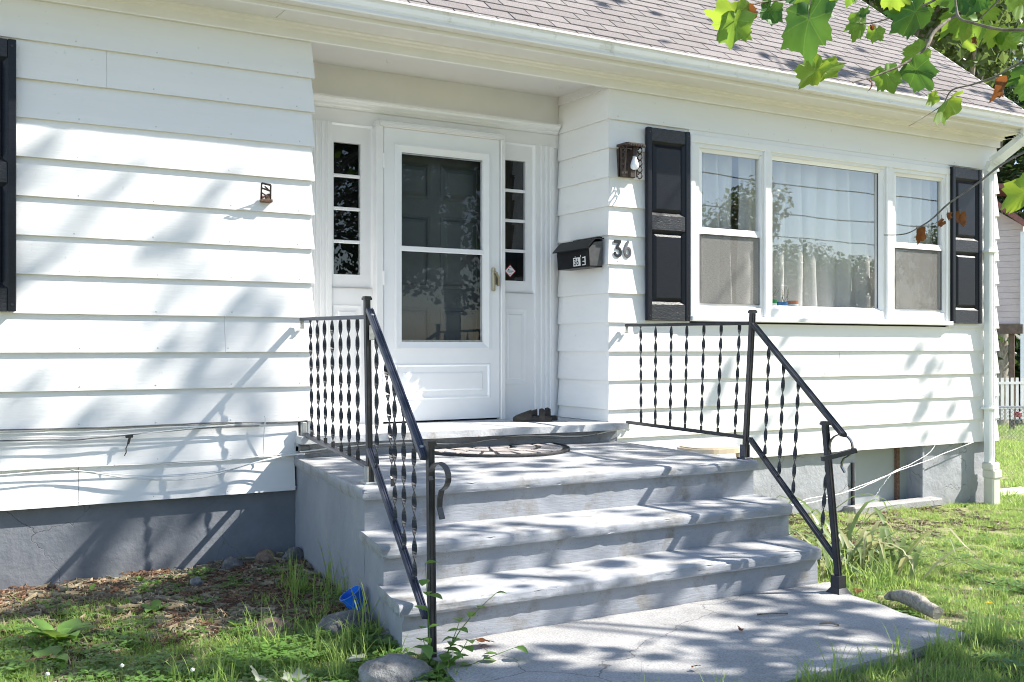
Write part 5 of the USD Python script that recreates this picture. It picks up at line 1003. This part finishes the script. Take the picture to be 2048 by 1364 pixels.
instancer('clover', [(cover(1, 22, .07, .016), 'weed_leaf', 'clover_patch'), (cover(2, 18, .06, .022), 'weed_leaf', 'clover_patch')], pos, yaw, sc, idx, 'low clover and small weeds growing through the lawn', 'ground cover')
# mulch, twigs and straw in the bare bed
def chips(seed, n, rad, l):
    r = random.Random(seed); mb = MB()
    for k in range(n):
        a = r.uniform(0, 6.28); q = rad * math.sqrt(r.random()); az = r.uniform(0, 6.28); d = np.array([math.cos(az), math.sin(az), r.uniform(-.2, .2)]) * l * r.uniform(.3, 1); c_ = np.array([q * math.cos(a), q * math.sin(a), r.uniform(.004, .022)])
        mb.bar(c_ - d, c_ + d, l * .22, l * .10, (0, 0, 1))
    return mb
pos, idx, yaw, sc = [], [], [], []
strew(1500, (-1.0, 2.02), (4.5, 6.02), .6, 1.3, lambda x, y: 1 - dleft(x, y), (0, 1, 2)); strew(160, (4.3, 7.6), (4.6, 6.0), .6, 1.2, None, (1, 2)); strew(90, (-.9, 1.8), (3.2, 4.8), .5, 1., None, (1,)); strew(220, (4.2, 8.4), (2.4, 5.8), .4, .8, None, (1,))
instancer('leaf_litter', [(chips(1, 20, .07, .028), 'mulch', 'chips'), (chips(2, 14, .08, .04), 'dry_straw', 'straw'), (chips(3, 22, .07, .018), 'mulch', 'chips')], pos, yaw, sc, idx, 'brown bark chips, straw and leaf litter in the bare bed along the foundation', 'leaf litter')
# broad weeds
def broad_leaf(mb, base, d, L, w, droop):
    d = np.asarray(d, float); d /= np.linalg.norm(d); s_ = np.cross(d, [0, 0, 1.]); s_ /= np.linalg.norm(s_); prev = None; V = []
    for t_, ww in ((0, .12), (.2, .6), (.45, 1), (.7, .8), (.9, .35), (1, .02)):
        p = np.asarray(base) + d * L * t_ + np.array([0, 0, -droop * L * t_ * t_]); V += [p - s_ * w * ww / 2 + (0, 0, .1 * w * ww), p, p + s_ * w * ww / 2 + (0, 0, .1 * w * ww)]
    F = []
    for k in range(5):
        for j in range(2): F.append((k * 3 + j, k * 3 + j + 1, k * 3 + 4 + j, k * 3 + 3 + j))
    mb.add(V, F)
def weed(x, y, s, n, label, seed, upr=.5):
    r = random.Random(seed); t = thing('broadleaf_weed', label, 'weed', None, (x, y, g_(x, y)))
    for k in range(n):
        a = k * 2.4 + r.uniform(-.3, .3); mb = MB(); broad_leaf(mb, (0, 0, .005), (math.cos(a), math.sin(a), r.uniform(.25, 1.1) * upr * 2), s * r.uniform(.6, 1.1), s * r.uniform(.32, .5), r.uniform(.2, .6)); obj('leaf', mb, 'weed_leaf', t, smooth=True)
weed(.60, 4.83, .20, 14, 'leafy dock weed at the left edge below the foundation', 1, .6)
weed(1.05, 5.12, .12, 10, 'dark green weed rosette in front of the mulch bed', 2, .5)
weed(.52, 4.55, .15, 12, 'broad weed nearest the bottom left corner of the bed', 3, .4)
weed(1.75, 5.05, .12, 8, 'weed clump against the left face of the steps', 4, .9)
weed(1.50, 4.20, .085, 7, 'round leaved weed between the tan rock and the grey rock', 5, .9)
weed(1.30, 4.62, .08, 7, 'pale green weed just behind the tan rock', 6, .7)
weed(.85, 5.72, .07, 6, 'small weed against the lit foundation at the left', 7, .9)
weed(1.12, 5.82, .075, 6, 'small weed against the foundation under the twisted shadow', 8, 1.)
weed(1.42, 5.85, .06, 6, 'tiny weed at the edge of the foundation shadow', 9, 1.)
weed(8.05, 5.9, .09, 8, 'weed clump at the base of the right foundation', 10, .8)
weed(4.35, 2.75, .10, 9, 'broad weed in the lawn at the lower right corner', 11, .5)
# leafy sapling at the left post
t = thing('sapling_weed', 'tall leafy weed with heart shaped leaves growing round the left lower post', 'weed', None, (1.76, 3.60, -.06)); r = random.Random(4)
for sx, sy, H_, n in ((-.02, .0, .44, 11), (.11, -.03, .30, 11), (.05, -.06, .22, 9), (-.04, -.04, .17, 9), (.07, -.08, .15, 9), (.12, -.10, .10, 8), (.02, -.10, .12, 8), (-.06, .0, .10, 7)):
    top = np.array([sx * 1.6 + r.uniform(-.02, .02) + (.07 if sx > .08 else 0), sy - .03, H_]); pts = [np.array([sx * .2, sy * .3, 0]), np.array([sx * .8, sy, H_ * .5]), top]; q = PchipInterpolator([0, .5, 1], np.array(pts))(np.linspace(0, 1, 8))
    b = MB(); b.tube(q, np.linspace(.003, .0012, 8), 5); obj('stem', b, 'weed_leaf', t)
    for k in range(n):
        u_ = (k + 1) / n; p = q[min(7, int(u_ * 7))]; a = k * 2.5 + r.uniform(-.4, .4); mb = MB(); broad_leaf(mb, p, (math.cos(a), math.sin(a), r.uniform(-.1, .5)), r.uniform(.045, .075), r.uniform(.034, .055), r.uniform(.1, .6)); obj('leaf', mb, 'weed_leaf', t, smooth=True)
# day lily clump at the right
t = thing('daylily_clump', 'drooping strap leaved lily clump behind the right lower post', 'plant', None, (4.66, 4.15, -.06)); r = random.Random(9)
for k in range(96):
    a = r.uniform(-2.6, 2.2); L = r.uniform(.36, .78); mb = MB(); h = r.uniform(.5, 1.6); d = np.array([math.cos(a), math.sin(a), 0]); s_ = np.array([-d[1], d[0], 0]); V = []
    b0 = np.array([r.gauss(.05, .16), r.gauss(.05, .28), 0])
    for q in np.linspace(0, 1, 7):
        p = b0 + d * L * (q * .75) + np.array([0, 0, h * L * (q - .78 * q * q * (1 + .15 * r.random()))]); p[2] = max(p[2], .004); w_ = .026 * (1 - q ** 3) + .001; V += [p - s_ * w_ / 2, p + np.array([0, 0, -.003]), p + s_ * w_ / 2]
    F = [(i_ * 3 + j, i_ * 3 + j + 1, i_ * 3 + 4 + j, i_ * 3 + 3 + j) for i_ in range(6) for j in range(2)]
    obj('leaf', mb.add(V, F), 'lily_leaf' if r.random() < .75 else 'grass_dry', t, smooth=True)
# flowers
def clover_flower(x, y, label, h=.07):
    t = thing('clover_flower', label, 'flower', None, (x, y, g_(x, y))); b = MB(); b.tube([(0, 0, 0), (.004, .002, h)], .0012, 4); obj('stem', b, 'weed_leaf', t)
    s = trimesh.creation.icosphere(2, .0065); v = np.array(s.vertices) * (1 + .9 * (fbm(np.array(s.vertices) * 420, 1, 3)[:, None] - .5)) + (.004, .002, h + .006); obj('head', (v, np.array(s.faces)), 'petal_white', t)
clover_flower(.93, 3.90, 'white clover flower standing in the left foreground grass'); clover_flower(.47, 4.15, 'white clover flower at the left edge of the grass'); clover_flower(.72, 4.10, 'white clover flower between the others at left'); clover_flower(4.55, 3.25, 'white clover flower in the lawn right of the log')
t = thing('dandelion', 'yellow dandelion in the lawn right of the log', 'flower', None, (4.33, 3.05, g_(4.33, 3.05))); b = MB(); b.tube([(0, 0, 0), (.003, 0, .06)], .0016, 4); obj('stem', b, 'weed_leaf', t)
b = MB()
for k in range(26): a = k * 2.4; q = .018 * (.4 + .6 * (k / 26)); b.add([(.003, 0, .062), (.003 + q * math.cos(a) - .004 * math.sin(a), q * math.sin(a) + .004 * math.cos(a), .068), (.003 + 1.15 * q * math.cos(a), 1.15 * q * math.sin(a), .067), (.003 + q * math.cos(a) + .004 * math.sin(a), q * math.sin(a) - .004 * math.cos(a), .068)], [(0, 1, 2), (0, 2, 3)])
obj('head', b, 'petal_yellow', t)
# fallen leaves and twigs
def fallen(x, y, z, s, mm, label, seed, tilt=.5):
    r = random.Random(seed); V, F, UV = leaf_geom(s, r, curl=.6, fold=.5); a = r.uniform(0, 6.28); d = np.array([math.cos(a), math.sin(a), .1])
    obj('fallen_leaf', (orient(V, (x, y, z + .012), np.array([x, y, z + .012]) + d, (r.uniform(-tilt, tilt), r.uniform(-tilt, tilt), 1)), F), mm, smooth=True, uv=UV, label=label, cat='leaf')
fallen(1.145, 3.78, -.02, .07, 'pale_leaf', 'pale upturned leaf lying in the left foreground grass', 1, .9)
fallen(1.235, 3.66, -.03, .06, 'pale_leaf', 'second pale leaf beside the upturned one in the grass', 2, .7)
fallen(1.54, 3.80, -.02, .05, 'pale_leaf', 'pale leaf in the grass just left of the large rock', 3, .6)
fallen(2.03, 3.66, .012, .05, 'dead_leaf', 'curled brown leaf at the foot of the lowest step', 4, .9)
fallen(1.98, 3.55, .004, .02, 'pale_leaf', 'tiny pale leaf on the walkway near the left post', 5, .4)
fallen(3.05, 3.30, .004, .02, 'dead_leaf', 'tiny brown leaf in the middle of the walkway', 6, .5)
fallen(2.55, 3.0, .004, .022, 'dead_leaf', 'tiny orange brown leaf near the front of the walkway', 7, .5)
fallen(4.10, 3.62, -.02, .04, 'dead_leaf', 'brown leaf beside the foot of the right post', 8, .7)
b = MB(); b.tube([(3.30, 3.47, .008), (3.36, 3.44, .012), (3.43, 3.415, .008)], .004, 5); obj('twig', b, 'twig_bark', label='short dark twig lying on the walkway', cat='twig')
b = MB(); b.tube([(3.42, 3.22, .008), (3.46, 3.19, .013), (3.475, 3.16, .007)], .0045, 5); obj('twig', b, 'twig_bark', label='curled dark scrap nearer the log on the walkway', cat='twig')

# ================================================================ BEYOND THE HOUSE
def crown_mesh(c, rad, n, s, seed, lumps=16):
    r = np.random.default_rng(seed); L = r.normal(size=(lumps, 3)); L /= np.linalg.norm(L, axis=1, keepdims=True); L = L * r.uniform(.35, .85, (lumps, 1)) * np.asarray(rad) + np.asarray(c); k = r.integers(0, lumps, n)
    d = r.normal(size=(n, 3)); d /= np.linalg.norm(d, axis=1, keepdims=True); p = L[k] + d * (np.asarray(rad) * .42) * r.uniform(.55, 1, (n, 1))
    nn_ = d * .6 + np.array([0, 0, .5]) + r.normal(0, .5, (n, 3)); nn_ /= np.linalg.norm(nn_, axis=1, keepdims=True); u_ = np.cross(nn_, r.normal(size=(n, 3))); u_ /= np.linalg.norm(u_, axis=1, keepdims=True); w_ = np.cross(nn_, u_); ss = s * r.uniform(.6, 1.3, (n, 1))
    V = np.stack([p + u_ * ss, p + w_ * ss * .6 + nn_ * ss * .15, p - u_ * ss * .8, p - w_ * ss * .6 + nn_ * ss * .15], 1).reshape(-1, 3); i_ = np.arange(n) * 4
    return V, np.vstack([np.stack([i_, i_ + 1, i_ + 2], 1), np.stack([i_, i_ + 2, i_ + 3], 1)])
def tree(label, x, y, h, rad, n, s, seed, m='far_leaf', limb=None, group=None):
    z = g_(x, y); t = thing('tree', label, 'tree', group); b = MB(); b.tube([(x, y, z - .2), (x + .1, y, z + h * .3), (x + .2, y + .1, z + h * .6), (x + .1, y, z + h * .85)], [h * .028, h * .022, h * .014, h * .004], 9); obj('trunk', b, 'bark', t, smooth=True)
    r = random.Random(seed)
    for k in range(6):
        a = r.uniform(0, 6.28); z0 = z + h * r.uniform(.3, .6); b = MB(); b.tube([(x + .1, y, z0), (x + rad[0] * .4 * math.cos(a), y + rad[1] * .4 * math.sin(a), z0 + h * .12), (x + rad[0] * .8 * math.cos(a), y + rad[1] * .8 * math.sin(a), z0 + h * .2)], [h * .01, h * .006, h * .002], 6); obj('limb', b, 'bark', t)
    if limb: b = MB(); b.tube(*limb, 8); obj('limb', b, 'bark', t, smooth=True, label='long pale limb leaning up to the right')
    obj('crown', crown_mesh((x, y, z + h * .62), rad, n, s, seed), m, t)
    return t
tree('broad sunlit tree rising behind the roof rake', 17.5, 15.0, 16.5, (3.4, 3.6, 4.0), 16000, .13, 1, 'far_leaf', ([(15.5, 14.2, 4.6), (16.8, 14.4, 5.2), (18.4, 14.6, 5.75), (20., 14.7, 6.1)], [.17, .15, .12, .08]))
tree('tall darker tree right of the sunlit one, behind the neighbouring house', 36.0, 25.0, 15.0, (5.0, 4.8, 6.2), 15000, .16, 2, 'far_leaf_dark')
tree('leafy tree between the roof corner and the neighbouring house', 21.1, 15.6, 16.5, (2.5, 2.5, 3.2), 9000, .13, 3, 'far_leaf')
tree('dark shady tree under the raised neighbouring house', 40.0, 27.0, 6.5, (5.0, 4.0, 3.6), 6000, .25, 4, 'far_leaf_dark')
tree('tall background tree filling the sky above the roof end', 30.0, 28.0, 17.0, (6.5, 6.0, 6.5), 14000, .24, 5, 'far_leaf')
# neighbouring house
def dirp(u, w):
    r = (u - 1024) / 2098 * w; return np.array([r * right[0] + w * fwd[0], r * right[1] + w * fwd[1]])
NB = thing('neighbour_house', 'pale pink sided neighbouring house with red brown roof edge on posts', 'house')
A = dirp(1960, 34); Bq = dirp(2046, 33.4); d2 = (Bq - A) / np.linalg.norm(Bq - A); n2 = np.array([d2[1], -d2[0]])
def q3(s_, z, o=0.): p = A + d2 * s_ + n2 * o; return (p[0], p[1], z)
hw = np.linalg.norm(Bq - A); zb0 = 1.97
nl = 22; zt_ = lambda s_: 5.15 + (.95 - s_ / hw) * .9
b = MB()
V = [q3(-3, zb0), q3(hw, zb0), q3(hw, zt_(hw)), q3(-3, zt_(0) + 2)]; V += [tuple(np.array(p) - np.array([n2[0], n2[1], 0]) * 4) for p in V]
b.add(V, [(0, 1, 2, 3), (7, 6, 5, 4), (1, 5, 6, 2), (0, 4, 5, 1), (3, 2, 6, 7)]); nw = obj('wall', b, 'neighbour_siding', NB)
for k in range(16):
    z = zb0 + .02 + k * .2
    b = MB(); s1 = hw if z < zt_(hw) - .1 else max(0, (.95 - (z - 5.05) / .9)) * hw
    if s1 < .1: break
    b.bar(q3(-3, z + .09, .02), q3(s1, z + .09, .02), .02, .19, (n2[0], n2[1], 0)); obj('siding_board', b, 'neighbour_siding', nw)
b = MB(); b.bar(q3(-3, zt_(0) + 2.75, .15), q3(hw + .25, zt_(hw) - .12, .15), .3, .16, (n2[0], n2[1], 0)); obj('rake_trim', b, 'roof_redbrown', NB)
b = MB(); b.bar(q3(-.5, 6.55, -1), q3(hw + .6, 6.25, -1), 2.2, .14, (n2[0], n2[1], 0)); obj('roof', b, 'roof_redbrown', NB)
b = MB(); b.bar(q3(-3, zb0 - .16, .0), q3(hw, zb0 - .16, .0), .3, .30, (n2[0], n2[1], 0)); obj('beam', b, 'beam_brown', NB)
b = MB(); b.bar(q3(hw, -.6, .05), q3(hw, zt_(hw) - .2, .05), .14, .16, (d2[0], d2[1], 0)); obj('corner_board', b, 'vinyl_white', NB)
for s_ in (hw * .73, hw * .30):
    b = MB(); b.bar(q3(s_, -1.9, -.4), q3(s_, zb0 - .3, -.4), .16, .16, (d2[0], d2[1], 0)); obj('post', b, 'beam_brown', NB)
# picket fence
PF = thing('picket_fence', 'white picket fence beyond the chain link fence at the right', 'fence'); A2 = dirp(1975, 30); B2 = dirp(2130, 30.5); dd2 = (B2 - A2); Lp = np.linalg.norm(dd2); dd2 /= Lp
pz = -.75
b = MB()
for z in (pz + .25, pz + .95): b.bar((*A2, z), (*B2, z), .03, .07, (dd2[1], -dd2[0], 0))
obj('rail', b, 'vinyl_white', PF)
for k in range(int(Lp / .16)):
    p = A2 + dd2 * k * .16; b = MB(); b.bar((p[0], p[1], pz - .1), (p[0], p[1], pz + 1.1), .085, .02, (dd2[0], dd2[1], 0)); obj('picket', b, 'vinyl_white', PF)
# chain link fence
CF = thing('chain_link_fence', 'galvanised chain link fence across the far lawn at the right', 'fence'); A3 = dirp(1965, 24.5); B3_ = dirp(2140, 24.5); d3 = B3_ - A3; L3 = np.linalg.norm(d3); d3 /= L3; zf = float(gz(*A3)) - .02; hf = .80
b = MB(); b.tube([(*A3, zf + hf), (*B3_, zf + hf)], .022, 8); obj('top_rail', b, 'galvanised', CF)
b = MB(); k = -hf
while k < L3:
    for sg in (1, -1):
        s0 = k if sg > 0 else k + hf; s1 = k + hf if sg > 0 else k
        p0, p1 = A3 + d3 * np.clip(s0, 0, L3), A3 + d3 * np.clip(s1, 0, L3)
        z0 = zf + (np.clip(s0, 0, L3) - s0) * sg; z1 = zf + hf + (np.clip(s1, 0, L3) - s1) * sg
        if abs(z1 - z0) > .05 and 0 <= np.clip(s0, 0, L3) <= L3: b.bar((p0[0], p0[1], min(z0, zf + hf)), (p1[0], p1[1], max(min(z1, zf + hf), zf)), .006, .006, (d3[1], -d3[0], 0)) if np.linalg.norm(p1 - p0) > .02 else None
    k += .09
obj('mesh_wire', b, 'galvanised', CF)
for s_ in (.15, 1.9):
    p = A3 + d3 * s_; b = MB(); b.tube([(p[0], p[1], zf - .3), (p[0], p[1], zf + hf + .05)], .03, 8); obj('post', b, 'galvanised', CF)
p = dirp(2036, 29); b = MB(); b.cbox(p[0] - .08, p[0] + .08, p[1] - .08, p[1] + .08, -.70, -.56, .02); obj('red_bin', b, 'paint_red', label='small red box just visible behind the white pickets', cat='box')

# ================================================================ ACROSS THE STREET (seen in the glass)
obj('street', MB().box(-60, 110, -13, -6.5, -.2, -.085), 'asphalt_grey', kind='structure')
for k, (x, y, h, rad, mm) in enumerate(((12, -23, 12, (5, 4, 5), 'far_leaf_dark'), (19, -24, 13, (5, 4.5, 5.5), 'far_leaf_dark'), (27, -26, 10, (4.5, 4, 4.6), 'far_leaf'), (34, -25, 8.3, (3.8, 4, 3.6), 'far_leaf'), (42, -27, 6.6, (4, 4, 2.9), 'far_leaf'), (50, -24, 7.8, (3.6, 4, 3.4), 'far_leaf'), (58, -25, 9, (4, 4, 4), 'far_leaf_dark'), (4, -24, 12, (5, 4, 5), 'far_leaf'))):
    tree(f'tree number {k + 1} from the left in the row across the street, mirrored in the windows' if False else ['dense dark tree across the street mirrored in the storm door', 'tall dark tree across the street mirrored in the right sidelight', 'tallest tree mirrored in the left side window', 'rounded tree mirrored at the left of the large pane', 'low tree mirrored at the right of the large pane', 'tree mirrored in the right side window', 'dark tree mirrored at the far right of the windows', 'tree across the street in front of the left wall'][k], x, y, h, rad, 10000, .15, 30 + k, mm)
PL = thing('power_lines', 'overhead power lines across the street mirrored in the window glass', 'power line')
for x in (-4, 46):
    b = MB(); b.tube([(x, -5.2, -.3), (x, -5.2, 8.5)], [.15, .11], 10); obj('pole', b, 'bark', PL)
for z, y, sag, r in ((7.9, -5.2, .9, .022), (6.6, -5.2, 1.0, .03), (5.9, -5.3, 1.0, .014), (5.1, -5.2, .9, .014), (4.6, -5.2, .9, .012), (7.0, -5.0, 1.5, .018)):
    b = MB(); tq = np.linspace(0, 1, 40); b.tube([(-4 + 50 * q, y, z - 4 * sag * q * (1 - q)) for q in tq], r, 6); obj('wire', b, 'wire_black', PL)
